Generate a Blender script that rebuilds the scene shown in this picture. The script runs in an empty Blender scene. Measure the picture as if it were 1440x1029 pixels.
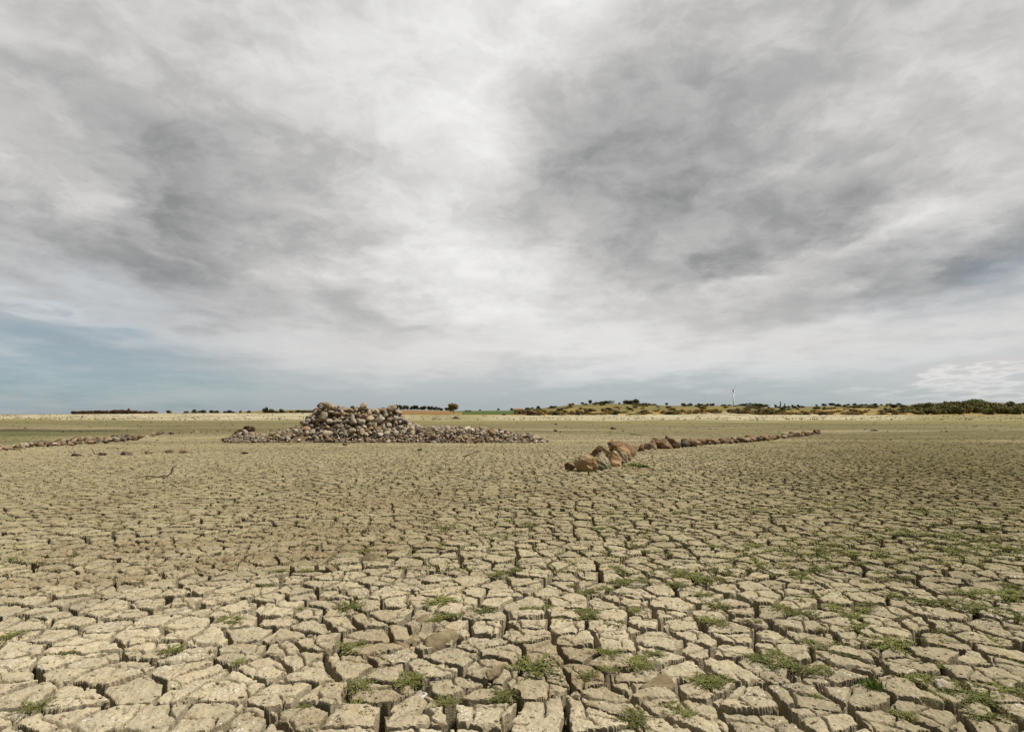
import bpy, bmesh, math, random
import numpy as np
from mathutils import Vector, Matrix, Euler

random.seed(7)
rng = np.random.default_rng(11)
SC = bpy.context.scene
COL = SC.collection
R = math.radians

# ------------------------------------------------------------------ camera
CAM_H = 1.5
FPX, CX, CY, HOR = 858.0, 720.0, 514.5, 582.0
PITCH = math.atan((HOR - CY) / FPX)
cam_data = bpy.data.cameras.new('camera')
cam = bpy.data.objects.new('camera', cam_data)
COL.objects.link(cam)
cam.location = (0, 0, CAM_H)
cam.rotation_euler = (math.pi / 2 + PITCH, 0, 0)
cam_data.sensor_width = 36.0
cam_data.lens = 36.0 * FPX / 1440.0
cam_data.clip_start = 0.05
cam_data.clip_end = 20000
SC.camera = cam


def ray(px, py):
    """photo pixel -> direction (x right, y forward, z up)"""
    r, u, f = px - CX, CY - py, FPX
    return Vector((r, f * math.cos(PITCH) - u * math.sin(PITCH), f * math.sin(PITCH) + u * math.cos(PITCH)))


def on_ground(px, py, z=0.0):
    d = ray(px, py)
    k = (z - CAM_H) / d.z
    return d.x * k, d.y * k


def at_depth(px, depth):
    d = ray(px, HOR)
    return d.x / d.y * depth


# ------------------------------------------------------------------ light
SUN_EL, SUN_AZ = 58.0, 92.0        # azimuth from +Y towards +X
sun_d = bpy.data.lights.new('sun', 'SUN')
sun_d.energy = 5.0
sun_d.angle = R(6)
sun_d.color = (1.0, 0.94, 0.84)
sun = bpy.data.objects.new('sun', sun_d)
COL.objects.link(sun)
sv = Vector((math.cos(R(SUN_EL)) * math.sin(R(SUN_AZ)), math.cos(R(SUN_EL)) * math.cos(R(SUN_AZ)), math.sin(R(SUN_EL))))
sun.rotation_euler = sv.to_track_quat('Z', 'Y').to_euler()

SC.view_settings.view_transform = 'Standard'
SC.view_settings.look = 'None'
SC.view_settings.gamma = 1.0
SC.view_settings.exposure = 0.0
SC.cycles.use_denoising = False
SC.cycles.max_bounces = 4
SC.cycles.diffuse_bounces = 1

# ------------------------------------------------------------------ sky
world = bpy.data.worlds.new("World")
SC.world = world
world.use_nodes = True
NT = world.node_tree
NT.nodes.clear()


class NB:
    """small node-graph helper"""
    def __init__(self, nt):
        self.nt = nt

    def n(self, t, **kw):
        nd = self.nt.nodes.new(t)
        for k, v in kw.items():
            setattr(nd, k, v)
        return nd

    def set(self, sock, v):
        if isinstance(v, bpy.types.NodeSocket):
            self.nt.links.new(v, sock)
        elif isinstance(v, (tuple, list)) and sock.type == 'RGBA' and len(v) == 3:
            sock.default_value = (*v, 1)
        else:
            sock.default_value = v

    def m(self, op, a, b=0.0, c=0.0, clamp=False):
        nd = self.n('ShaderNodeMath', operation=op, use_clamp=clamp)
        for i, v in enumerate((a, b, c)):
            self.set(nd.inputs[i], v)
        return nd.outputs[0]

    def vm(self, op, a, b=(0, 0, 0), scale=None):
        nd = self.n('ShaderNodeVectorMath', operation=op)
        self.set(nd.inputs[0], a)
        self.set(nd.inputs[1], b)
        if scale is not None:
            self.set(nd.inputs['Scale'], scale)
        return nd.outputs['Value'] if op in ('DOT_PRODUCT', 'LENGTH') else nd.outputs[0]

    def noise(self, vec, scale, detail=4.0, rough=0.5, dist=0.0, out='Fac'):
        nd = self.n('ShaderNodeTexNoise')
        if vec is not None:
            self.set(nd.inputs['Vector'], vec)
        nd.inputs['Scale'].default_value = scale
        nd.inputs['Detail'].default_value = detail
        nd.inputs['Roughness'].default_value = rough
        nd.inputs['Distortion'].default_value = dist
        return nd.outputs[out]

    def ramp(self, fac, stops, interp='LINEAR'):
        nd = self.n('ShaderNodeValToRGB')
        cr = nd.color_ramp
        cr.interpolation = interp
        while len(cr.elements) < len(stops):
            cr.elements.new(0.5)
        for e, (p, c) in zip(cr.elements, stops):
            e.position = p
            e.color = (*c, 1) if len(c) == 3 else c
        self.set(nd.inputs[0], fac)
        return nd.outputs[0]

    def mix(self, fac, a, b, mode='MIX'):
        nd = self.n('ShaderNodeMix', data_type='RGBA', blend_type=mode)
        self.set(nd.inputs[0], fac)
        self.set(nd.inputs[6], a)
        self.set(nd.inputs[7], b)
        return nd.outputs[2]

    def maprange(self, v, a, b, c=0.0, d=1.0, smooth=True):
        nd = self.n('ShaderNodeMapRange', interpolation_type='SMOOTHSTEP' if smooth else 'LINEAR')
        for i, x in enumerate((v, a, b, c, d)):
            self.set(nd.inputs[i], x)
        return nd.outputs[0]


def build_sky():
    b = NB(NT)
    tc = b.n('ShaderNodeTexCoord')
    D = tc.outputs['Generated']
    sep = b.n('ShaderNodeSeparateXYZ')
    b.set(sep.inputs[0], D)
    dx, dy, dz = sep.outputs
    az = b.m('ARCTAN2', dx, dy)
    el = b.m('ARCSINE', dz)
    # cloud-layer coordinates: direction projected on a layer overhead, so streaks run to the horizon
    den = b.m('ADD', b.m('MAXIMUM', dz, 0.0), 0.13)
    pl = b.n('ShaderNodeCombineXYZ')
    b.set(pl.inputs[0], b.m('DIVIDE', dx, den))
    b.set(pl.inputs[1], b.m('MULTIPLY', b.m('DIVIDE', dy, den), 0.80))
    P = pl.outputs[0]
    wn = b.noise(P, 1.1, 3, 0.55, out='Color')
    wn2 = b.noise(P, 4.0, 4, 0.6, out='Color')
    Pw = b.vm('ADD', P, b.vm('SCALE', b.vm('SUBTRACT', wn, (.5, .5, .5)), scale=0.55))
    ae = b.n('ShaderNodeCombineXYZ')
    b.set(ae.inputs[0], az)
    b.set(ae.inputs[1], el)
    A = b.vm('ADD', ae.outputs[0], b.vm('MULTIPLY', b.vm('SUBTRACT', wn, (.5, .5, .5)), (0.34, 0.16, 0)))
    A = b.vm('ADD', A, b.vm('MULTIPLY', b.vm('SUBTRACT', wn2, (.5, .5, .5)), (0.16, 0.08, 0)))

    def blob(acc, px, py, rx, ry, ang, amp, src=None):
        d = ray(px, py)
        a0 = math.atan2(d.x, d.y)
        e0 = math.asin(d.z / d.length)
        ca = math.cos(a0)
        mp = b.n('ShaderNodeMapping', vector_type='TEXTURE')
        b.set(mp.inputs[0], A if src is None else src)
        mp.inputs[1].default_value = (a0, e0, 0)
        mp.inputs[2].default_value = (0, 0, R(ang))
        mp.inputs[3].default_value = (rx / FPX * ca * (1 if abs(ang) > 45 else ca), ry / FPX * ca, 1)
        k = b.vm('DOT_PRODUCT', mp.outputs[0], mp.outputs[0])
        return b.m('MULTIPLY_ADD', b.m('POWER', 0.3679, k), amp, acc)

    blobs = [
        (800, -10, 110, 70, 0, .30), (690, 130, 120, 130, 0, .20), (620, 230, 110, 110, 0, .20), (650, 340, 110, 45, 0, .16),
        (690, 400, 150, 60, 0, .20), (760, 460, 260, 60, 0, .16), (560, 380, 120, 50, 0, .10),
        (430, 40, 260, 100, 0, .12), (60, 40, 150, 90, 0, .04), (560, 110, 110, 110, 0, .08),
        (330, 290, 180, 85, -25, -.24), (250, 330, 100, 40, -30, -.24), (230, 385, 140, 36, -22, -.22), (90, 350, 140, 45, -12, -.22), (150, 90, 260, 120, 0, -.05),
        (130, 190, 170, 50, -25, -.16), (420, 210, 120, 60, 0, -.08), (60, 130, 120, 40, -30, -.06),
        (130, 290, 100, 16, -28, .07), (60, 415, 120, 13, -15, .16), (200, 330, 90, 14, -24, .14), (330, 450, 160, 30, -10, .08),
        (40, 470, 220, 45, -10, -.22), (180, 510, 260, 26, -4, -.12),
        (560, 440, 170, 30, -6, -.12), (480, 420, 90, 22, -10, -.06),
        (920, 190, 240, 110, 10, -.19), (1000, 140, 140, 70, 10, -.07), (850, 300, 190, 90, 0, -.15), (800, 120, 90, 70, 0, -.08),
        (1000, 300, 170, 70, 10, -.14), (1110, 320, 120, 40, 22, -.19), (985, 378, 70, 20, 12, -.20), (1150, 290, 50, 30, 0, -.08),
        (1390, 350, 170, 46, 18, -.30), (1250, 395, 220, 30, 12, -.16), (880, 425, 60, 14, 12, -.14), (1080, 420, 170, 22, 10, -.08),
        (1240, 310, 120, 22, 20, .22), (1060, 240, 60, 20, 12, .12), (1220, 150, 110, 50, 20, .12), (1090, 60, 60, 40, 0, .12),
        (1390, 170, 110, 60, 20, .06), (1330, 60, 170, 60, 0, -.02), (1190, 240, 80, 60, 0, -.06), (1000, 395, 180, 12, 10, .12),
        (1100, 490, 330, 34, 0, .08), (860, 500, 380, 30, 0, .08), (1380, 462, 130, 20, 8, .08),
        (900, 545, 330, 18, 0, -.05), (1385, 541, 140, 6, 6, .20), (1410, 562, 150, 9, 0, .10),
    ]
    V = 0.60
    for t in blobs:
        V = blob(V, *t[:5], t[5] * (.84 if t[5] < 0 else .70))
    n1 = b.noise(Pw, 1.7, 7, 0.56)
    n2 = b.noise(P, 6.0, 7, 0.62, .6)
    n3 = b.noise(b.vm('ADD', b.vm('MULTIPLY', D, (1.0, 1.0, 1.9)), b.vm('SCALE', b.vm('SUBTRACT', wn2, (.5, .5, .5)), scale=.10)), 9.0, 11, 0.63, .35)
    amp = b.maprange(el, 0.05, 0.26, 0.07, 1.0)
    tx = b.m('ADD', b.m('MULTIPLY', b.m('SUBTRACT', n1, .5), .38), b.m('ADD', b.m('MULTIPLY', b.m('SUBTRACT', n2, .5), .14), b.m('ADD', b.m('MULTIPLY', b.m('SUBTRACT', n3, .5), .34), b.m('MULTIPLY', b.m('SUBTRACT', b.maprange(n3, .38, .62), .5), .055))))
    V = b.m('ADD', V, b.m('MULTIPLY', tx, amp))
    # added dark cloud overhead, out of frame, to cut the fill light
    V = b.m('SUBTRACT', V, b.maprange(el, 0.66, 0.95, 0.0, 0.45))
    # unseen sky behind the camera darkened too, to deepen shade on the ground
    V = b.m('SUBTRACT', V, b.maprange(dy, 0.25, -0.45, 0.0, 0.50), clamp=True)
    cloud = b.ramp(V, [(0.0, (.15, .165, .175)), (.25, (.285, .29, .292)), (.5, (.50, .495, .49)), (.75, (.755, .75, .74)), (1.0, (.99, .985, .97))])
    sky = b.n('ShaderNodeTexSky', sky_type='NISHITA')
    sky.sun_disc = False
    sky.sun_elevation = R(SUN_EL)
    sky.sun_rotation = R(SUN_AZ)
    sky.air_density = 1.0
    sky.dust_density = 1.5
    # clear blue showing low on the horizon under the cloud sheet
    gap = b.maprange(el, 0.10, 0.012, 0.0, 0.50)
    gl = blob(gap, 60, 485, 340, 85, -6, .50)
    gl = blob(gl, 960, 545, 300, 22, 0, .10)
    gl = blob(gl, 1390, 380, 170, 50, 15, .20)
    gl = blob(gl, 1390, 548, 130, 26, 5, -.36)
    gl = blob(gl, 560, 520, 120, 30, 0, -.10)
    gl = b.m('MULTIPLY', gl, 1.0, clamp=True)
    blue = b.mix(1.0, sky.outputs[0], (.100, .128, .138), 'MULTIPLY')
    blue = b.mix(0.55, blue, (.215, .318, .40))
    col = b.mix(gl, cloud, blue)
    out = b.n('ShaderNodeOutputWorld')
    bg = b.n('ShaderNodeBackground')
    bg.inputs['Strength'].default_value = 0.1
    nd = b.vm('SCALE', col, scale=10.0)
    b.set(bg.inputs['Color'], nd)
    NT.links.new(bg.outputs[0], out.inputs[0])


build_sky()


# ------------------------------------------------------------------ numeric noise
def _hash(ix, iy, seed):
    h = (ix.astype(np.int64) * 374761393 + iy.astype(np.int64) * 668265263 + seed * 974634777) & 0xFFFFFFFF
    h = ((h ^ (h >> 13)) * 1274126177) & 0xFFFFFFFF
    h = ((h ^ (h >> 15)) * 2246822519) & 0xFFFFFFFF
    return h ^ (h >> 16)


def _rnd(ix, iy, seed):
    return (_hash(ix, iy, seed) & 0xFFFFFF).astype(np.float32) / np.float32(0xFFFFFF)


def perlin(x, y, seed=0):
    x = np.asarray(x, dtype=np.float64)
    y = np.asarray(y, dtype=np.float64)
    ix = np.floor(x)
    iy = np.floor(y)
    fx = (x - ix).astype(np.float32)
    fy = (y - iy).astype(np.float32)
    ix = ix.astype(np.int64)
    iy = iy.astype(np.int64)
    ux = fx * fx * fx * (fx * (fx * 6 - 15) + 10)
    uy = fy * fy * fy * (fy * (fy * 6 - 15) + 10)

    def g(i, j):
        a = _rnd(ix + i, iy + j, seed) * np.float32(2 * math.pi)
        return np.cos(a) * (fx - i) + np.sin(a) * (fy - j)
    a = g(0, 0)
    a += ux * (g(1, 0) - a)
    c = g(0, 1)
    c += ux * (g(1, 1) - c)
    return (a + uy * (c - a)) * 1.5


def fbm(x, y, seed=0, octs=4, gain=0.5):
    v = 0
    a = 1.0
    for o in range(octs):
        v = v + a * perlin(x * 2 ** o, y * 2 ** o, seed + o * 17)
        a *= gain
    return v


def voronoi(x, y, cell, seed, jit=0.9):
    """distance to the nearest cell border (metres) and a random id per cell, plus offset from the site"""
    X = x / cell
    Y = y / cell
    n = len(X)
    D = np.empty(n, np.float32)
    ID = np.empty(n, np.int64)
    OX = np.empty(n, np.float32)
    OY = np.empty(n, np.float32)
    CH = 150000
    for s in range(0, n, CH):
        xx = X[s:s + CH]
        yy = Y[s:s + CH]
        ix = np.floor(xx).astype(np.int64)
        iy = np.floor(yy).astype(np.int64)
        fx = (xx - ix).astype(np.float32)
        fy = (yy - iy).astype(np.float32)
        best = np.full(len(xx), 9e9, np.float32)
        bx = np.zeros(len(xx), np.float32)
        by = np.zeros(len(xx), np.float32)
        bi = np.zeros(len(xx), np.int64)
        sites = {}
        for i in range(-2, 3):
            for j in range(-2, 3):
                sx = i + .5 + jit * (_rnd(ix + i, iy + j, seed) - .5) - fx
                sy = j + .5 + jit * (_rnd(ix + i, iy + j, seed + 101) - .5) - fy
                sites[i, j] = (sx, sy)
                if abs(i) < 2 and abs(j) < 2:
                    d = sx * sx + sy * sy
                    w = d < best
                    best = np.where(w, d, best)
                    bx = np.where(w, sx, bx)
                    by = np.where(w, sy, by)
                    bi = np.where(w, _hash(ix + i, iy + j, seed + 7), bi)
        e = np.full(len(xx), 9e9, np.float32)
        for (i, j), (sx, sy) in sites.items():
            ex = sx - bx
            ey = sy - by
            L2 = ex * ex + ey * ey
            L = np.sqrt(np.maximum(L2, 1e-9))
            d = ((sx + bx) * ex + (sy + by) * ey) * .5 / L
            e = np.where(L2 > 1e-7, np.minimum(e, d), e)
        D[s:s + CH] = e
        ID[s:s + CH] = bi
        OX[s:s + CH] = -bx
        OY[s:s + CH] = -by
    return D * cell, ID, OX * cell, OY * cell


def sstep(a, b, v):
    t = np.clip((v - a) / (b - a), 0, 1)
    return t * t * (3 - 2 * t)


def gauss(x, y, cx, cy, rx, ry, ang=0.0):
    c, s = math.cos(ang), math.sin(ang)
    u = ((x - cx) * c + (y - cy) * s) / rx
    v = (-(x - cx) * s + (y - cy) * c) / ry
    return np.exp(-(u * u + v * v))


# ------------------------------------------------------------------ terrain
RIDGE_PX = [-900, -300, 0, 100, 200, 330, 370, 450, 560, 640, 720, 760, 800, 850, 890, 940, 1040, 1100, 1150, 1250, 1300, 1440, 1700, 2400]
RIDGE_Y = [583, 583, 583, 582.2, 581.5, 580, 577.5, 576.5, 577.0, 578, 577.5, 574.5, 570, 568, 569, 571, 571, 574, 571.5, 569.5, 570, 568, 570, 575]
BANK_PX = [-900, 0, 100, 250, 450, 600, 760, 950, 1020, 1060, 1250, 1440, 2400]
BANK_Y = [583.4, 583.4, 582.4, 581.0, 580.5, 583.6, 584, 583, 580.6, 583, 583.5, 583.5, 583.5]
RIDGE_D, BANK_D = 850.0, 300.0


def far_height(x, y):
    """shore bank and low hills beyond the lake bed"""
    yy = np.maximum(y, 1.0)
    px = CX + FPX * np.clip(x / yy, -2.4, 2.4)
    w = sstep(60, 110, y)
    ridge = CAM_H + (HOR - np.interp(px, RIDGE_PX, RIDGE_Y)) / FPX * RIDGE_D
    bank = CAM_H + (HOR - np.interp(px, BANK_PX, BANK_Y)) / FPX * BANK_D
    bank = np.maximum(bank, 0.0)
    t1 = sstep(190, BANK_D, y)
    t2 = sstep(BANK_D + 20, RIDGE_D, y)
    t3 = sstep(RIDGE_D + 40, 2400, y)
    z = bank * t1 * (1 - t2) + ridge * t2 * (1 - t3) - 1.2 * t3
    z = z + w * (t2 * (1 - t3)) * .5 * perlin(x / 60, y / 60, 5)
    # low scarp on the left, beyond the row of stones
    step = sstep(53.0, 56.0, y + 1.2 * perlin(x / 6, y / 9, 8)) * sstep(-12, -24, x)
    z = z + .22 * step * (1 - sstep(110, 170, y))
    return z * w + .22 * step * (1 - w)


def build_ground():
    th_f = np.arange(-54, 54.01, 0.078)
    th_l = np.concatenate([np.arange(-180, -66, 3.0), np.arange(-66, -54, .16)])
    th_r = np.concatenate([np.arange(54.1, 66, .16), np.arange(66, 180.1, 3.0)])
    th = np.radians(np.concatenate([th_l, th_f, th_r]))
    r = [0.25]
    while r[-1] < 9000:
        q = r[-1]
        k = .03 if q < 1.9 else   .0024 if q < 5 else .0019 if q < 14 else .0030 if q < 30 else .007 if q < 130 else .022 if q < 1500 else .08
        r.append(q * (1 + k))
    r = np.array(r)
    nt, nr = len(th), len(r)
    TH, RR = np.meshgrid(th, r)
    x = (RR * np.sin(TH)).ravel()
    y = (RR * np.cos(TH)).ravel()
    rr = RR.ravel()
    z = far_height(x, y).astype(np.float64)
    near = np.where(rr < 75)[0]
    X, Y, RD = x[near], y[near], rr[near]
    # masks
    crumb = np.zeros(len(X))
    for (px, py, rx, ry, ang) in [(340, 785, 1.2, .55, .5), (450, 748, 1.6, .7, .6), (120, 815, .9, .35, .2), (530, 705, 1.9, 1.0, .6), (240, 765, 1.5, .5, 0.3)]:
        gx, gy = on_ground(px, py)
        crumb = np.maximum(crumb, gauss(X, Y, gx, gy, rx, ry, ang))
    fine = sstep(8, 26, RD)
    lowf = fbm(X / 1.7, Y / 1.7, 31, 3)
    wx = X + .045 * perlin(X * 3.1, Y * 3.1, 1) + .017 * perlin(X * 11, Y * 11, 2) + .0045 * perlin(X * 29, Y * 29, 41)
    wy = Y + .045 * perlin(X * 3.1, Y * 3.1, 3) + .017 * perlin(X * 11, Y * 11, 4) + .0045 * perlin(X * 29, Y * 29, 42)
    d2, id2, ox, oy = voronoi(wx, wy, .275, 301, .86)
    d3, id3, ox3, oy3 = voronoi(wx + .02 * perlin(X * 9, Y * 9, 6), wy, .21, 401)
    wn = perlin(X * .9, Y * .9, 9)
    wn2 = perlin(X * 2.3, Y * 2.3, 10)
    fade = 1 - .35 * sstep(20, 60, RD)
    w2 = np.clip(.024 + .010 * sstep(4, 9, RD) + .016 * wn2 + .010 * wn + .008 * perlin(X * 5, Y * 5, 15), .009, .040 + .02 * sstep(4, 9, RD)) * (1 - .75 * crumb) * (1 - .65 * sstep(11, 28, RD))
    w3 = np.clip(.0085 * (perlin(X * 1.9, Y * 1.9, 13) + .45 + .7 * crumb), 0, .013)

    def carve(d, w):
        return 1 - sstep(w * .5 - .005, w * .5 + .009, d)
    c2, c3 = carve(d2, w2), carve(d3, w3) * (w3 > .001)
    dep2 = np.clip(.24 + .08 * wn2, .12, .34) * (1 - .6 * crumb)
    cr = np.maximum(c2 * dep2, c3 * .035)
    # block tops: tilt, level and rounding
    u = (id2 & 1023) / 1023.0 - .5
    v = ((id2 >> 10) & 1023) / 1023.0 - .5
    q = ((id2 >> 20) & 1023) / 1023.0 - .5
    u3 = (id3 & 1023) / 1023.0 - .5
    top = .075 * (u * ox + v * oy) + .013 * q + .007 * u3
    dd = d2 - w2 * .5
    top -= .011 * np.exp(-np.maximum(dd, 0) / .013)
    top -= .006 * np.exp(-np.maximum(d3 - w3 * .5, 0) / .015) * (w3 > .001)
    det = 1 - sstep(9, 22, RD)
    top += .012 * lowf
    top += det * (.0075 * perlin(X * 9, Y * 9, 51) + .0055 * perlin(X * 21, Y * 21, 52) + .0035 * perlin(X * 47, Y * 47, 53))
    top += det * .004 * np.abs(perlin(X * 33, Y * 33, 54))
    top += crumb * (.016 * perlin(X * 13, Y * 13, 55) + .012 * perlin(X * 30, Y * 30, 56))
    bot = .028 * perlin(X * 14, Y * 14, 61) + .014 * perlin(X * 33, Y * 33, 62)
    h = top - cr + bot * np.clip(cr / .1, 0, 1)
    # collapsed hollow in front
    for (px, py, rx, ry, dp) in [(592, 885, .10, .14, .10), (578, 903, .08, .08, .08), (595, 965, .05, .10, .16), (600, 1000, .04, .06, .12), (520, 782, .12, .12, .07), (465, 800, .10, .10, .07),
                                 (1325, 990, .12, .06, .10), (905, 930, .10, .06, .09), (690, 945, .04, .07, .09)]:
        gx, gy = on_ground(px, py)
        g = gauss(X + .05 * perlin(X * 8, Y * 8, 71), Y + .05 * perlin(X * 8, Y * 8, 72), gx, gy, rx, ry)
        h -= .55 * dp * sstep(.3, .75, g) * (1 + .35 * perlin(X * 19, Y * 19, 73))
    fl = (1 - sstep(48, 74, RD)) * fade * (np.abs(TH.ravel()[near]) < R(65))
    # gentle hollow of the bed round the left stone row
    z[near] += h * fl
    # the blocks shrink more below the crust: cracks are undercut, wider below than at the surface
    on = np.sqrt(ox * ox + oy * oy) + 1e-4
    uc = .036 * c2 * fl * sstep(1.5, 2.2, RD) * np.clip(on / .1, 0, 1)
    MX, MY = -ox / on * uc, -oy / on * uc
    # ---- colour of the soil itself
    n = len(x)
    col = np.empty((n, 4), np.float32)
    col[:, 3] = 1
    yy = np.maximum(y, .5)
    px = CX + FPX * np.clip(x / yy, -3, 3)
    row = HOR + FPX * CAM_H / yy               # photo row at which flat ground of that depth lies
    row = np.where(y > 0, row, 2000)
    dry = np.array([.452, .388, .268])
    pale = np.array([.288, .244, .143])
    brown = np.array([.245, .190, .108])
    olive = np.array([.158, .135, .063])
    green = np.array([.098, .102, .036])
    sand = np.array([.47, .415, .285])
    grassy = np.array([.21, .185, .066])
    hillc = np.array([.150, .130, .042])
    gold = np.array([.29, .20, .062])

    def over(c, base, m):
        return base * (1 - m[:, None]) + c[None, :] * m[:, None]
    nz = fbm(x / 5, y / 5, 81, 4) * .5
    nb = fbm(x / 30, y / 12, 83, 4) * .5
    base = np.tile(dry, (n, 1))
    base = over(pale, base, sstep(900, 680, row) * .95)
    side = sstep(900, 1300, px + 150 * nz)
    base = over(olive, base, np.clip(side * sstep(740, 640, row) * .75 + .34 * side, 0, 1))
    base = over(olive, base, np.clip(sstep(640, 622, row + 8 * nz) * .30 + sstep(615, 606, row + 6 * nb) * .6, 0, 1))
    base = over(green, base, sstep(-.1, .55, nb) * sstep(620, 604, row) * sstep(586, 592, row) * .55)
    base = over(pale, base, sstep(.15, .6, fbm(x / 22, y / 7, 85, 3)) * sstep(625, 615, row) * sstep(597, 604, row) * .7)
    # green shallow hollow behind the stones on the left
    base = over(green, base, sstep(420, 250, px) * sstep(604, 607.5, row) * sstep(634, 615, row + .09 * px) * .75)
    base = over(np.array([.055, .052, .026]), base, sstep(205, 120, px + 30 * nb) * sstep(605.0, 605.7, row + .6 * nz) * sstep(607.2, 606.5, row + .6 * nz) * .85)
    base = over(pale, base, sstep(240, 150, px + 30 * nb) * sstep(603.0, 604, row) * sstep(605.8, 605.2, row) * .8)
    # shore: yellow-green growth, then bare sand, then scrub
    base = over(grassy, base, sstep(597, 594, row + 3 * nb) * .7)
    leftsand = sstep(700, 400, px) + sstep(640, 760, px) * sstep(1330, 1180, px)
    sm = sstep(592.2, 590.2, row + 4.5 * nb + np.where(px < 80, 2, 0)) * np.clip(.25 + leftsand, 0, 1)
    sm = sm * (.45 + .55 * sstep(-.35, .35, fbm(x / 26, y / 14, 97, 4)))
    base = over(sand, base, np.clip(sm, 0, 1) * .95)
    base = over(gold, base, sstep(BANK_D + 5, BANK_D + 70, y + 25 * nz))
    base = over(hillc, base, sstep(430, 600, y + 160 * fbm(x / 70, y / 70, 91, 3)) * .9)
    base = over(green * .8, base, sstep(.1, .5, fbm(x / 45, y / 60, 95, 3)) * sstep(380, 450, y) * .7)
    streak = sstep(650, 620, row) * sstep(583.5, 586, row)
    base *= (1 + streak * (.26 * perlin(x / 55, y / 2.6, 201) + .16 * perlin(x / 25, y / 7, 203) + .10 * perlin(x / 5, y / 3, 204)))[:, None]
    # mottling of the dried bed
    nn = fbm(X / .8, Y / .8, 87, 4)
    t = np.clip(.12 * nn + .20 * q + .10 * u3, -.35, .3)
    base[near] *= (1 + t)[:, None]
    base[near] = base[near] * (1 - .7 * crumb[:, None]) + brown[None, :] * (.7 * crumb[:, None])
    bm_ = sstep(.35, 1.0, fbm(X / 2.6, Y / 2.6, 89, 4)) * .6
    base[near] = base[near] * (1 - bm_[:, None]) + brown[None, :] * bm_[:, None]
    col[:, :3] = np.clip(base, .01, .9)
    # ---- mesh
    me = bpy.data.meshes.new('ground')
    me.vertices.add(n)
    co = np.empty((n, 3), np.float32)
    co[:, 0], co[:, 1], co[:, 2] = x, y, z
    co[near, 0] += MX
    co[near, 1] += MY
    me.vertices.foreach_set('co', co.ravel())
    idx = np.arange(n, dtype=np.int32).reshape(nr, nt)
    a, b_, c, d = idx[:-1, :-1], idx[:-1, 1:], idx[1:, 1:], idx[1:, :-1]
    quads = np.stack([a, d, c, b_], -1).reshape(-1, 4)
    nf = len(quads)
    me.loops.add(nf * 4)
    me.loops.foreach_set('vertex_index', quads.ravel())
    me.polygons.add(nf)
    me.polygons.foreach_set('loop_start', np.arange(0, nf * 4, 4, dtype=np.int32))
    me.polygons.foreach_set('use_smooth', np.zeros(nf, bool))
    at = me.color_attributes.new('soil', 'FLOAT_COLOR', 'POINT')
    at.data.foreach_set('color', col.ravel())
    me.update(calc_edges=True)
    o = bpy.data.objects.new('ground', me)
    COL.objects.link(o)
    o['kind'] = 'structure'
    o['label'] = 'dried lake bed cracked into pale mud blocks, running to low hills'
    return o


# ------------------------------------------------------------------ materials
def new_mat(name):
    m = bpy.data.materials.new(name)
    m.use_nodes = True
    nt = m.node_tree
    nt.nodes.clear()
    b = NB(nt)
    out = b.n('ShaderNodeOutputMaterial')
    bs = b.n('ShaderNodeBsdfPrincipled')
    nt.links.new(bs.outputs[0], out.inputs[0])
    bs.inputs['Roughness'].default_value = .95
    bs.inputs['Specular IOR Level'].default_value = .15
    return m, b, bs


def mud_mat():
    m, b, bs = new_mat('dried_mud')
    at = b.n('ShaderNodeVertexColor', layer_name='soil')
    geo = b.n('ShaderNodeNewGeometry')
    P = geo.outputs['Position']
    n1 = b.noise(P, 14, 6, .65)
    n2 = b.noise(P, 90, 4, .7)
    f = b.m('ADD', b.m('MULTIPLY', n1, .55), b.m('MULTIPLY', n2, .55))
    k = b.maprange(f, .34, .76, .68, 1.28, smooth=False)
    c = b.vm('SCALE', at.outputs['Color'], scale=k)
    # warm iron staining and bleached salt patches
    st = b.maprange(b.noise(P, 5.5, 5, .65), .52, .72, 0, .40)
    c = b.mix(st, c, b.mix(1.0, c, (.86, .70, .50), 'MULTIPLY'))
    # white broken shell bits lying on the crust
    vo = b.n('ShaderNodeTexVoronoi')
    b.set(vo.inputs['Vector'], P)
    vo.inputs['Scale'].default_value = 62
    spk = b.m('LESS_THAN', vo.outputs['Distance'], .36)
    pick = b.n('ShaderNodeSeparateColor')
    b.set(pick.inputs[0], vo.outputs['Color'])
    patch = b.maprange(b.noise(P, 2.1, 4, .6), .54, .68, 0.015, .85)
    sel = b.m('LESS_THAN', pick.outputs[0], patch)
    sp = b.n('ShaderNodeSeparateXYZ')
    b.set(sp.inputs[0], P)
    nearm = b.maprange(sp.outputs[1], 5.5, 9.5, 1, 0)
    flat = b.n('ShaderNodeSeparateXYZ')
    b.set(flat.inputs[0], geo.outputs['True Normal'])
    up = b.m('GREATER_THAN', flat.outputs[2], .8)
    k2 = b.m('MULTIPLY', b.m('MULTIPLY', spk, sel), b.m('MULTIPLY', nearm, up))
    c = b.mix(b.m('MULTIPLY', k2, .8), c, (.72, .69, .62))
    b.set(bs.inputs['Base Color'], c)
    bp = b.n('ShaderNodeBump')
    bp.inputs['Strength'].default_value = .75
    bp.inputs['Distance'].default_value = .018
    hh = b.m('ADD', b.m('MULTIPLY', b.noise(P, 45, 6, .7), 1.0), b.m('MULTIPLY', k2, .5))
    b.set(bp.inputs['Height'], hh)
    b.set(bs.inputs['Normal'], bp.outputs[0])
    return m


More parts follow.
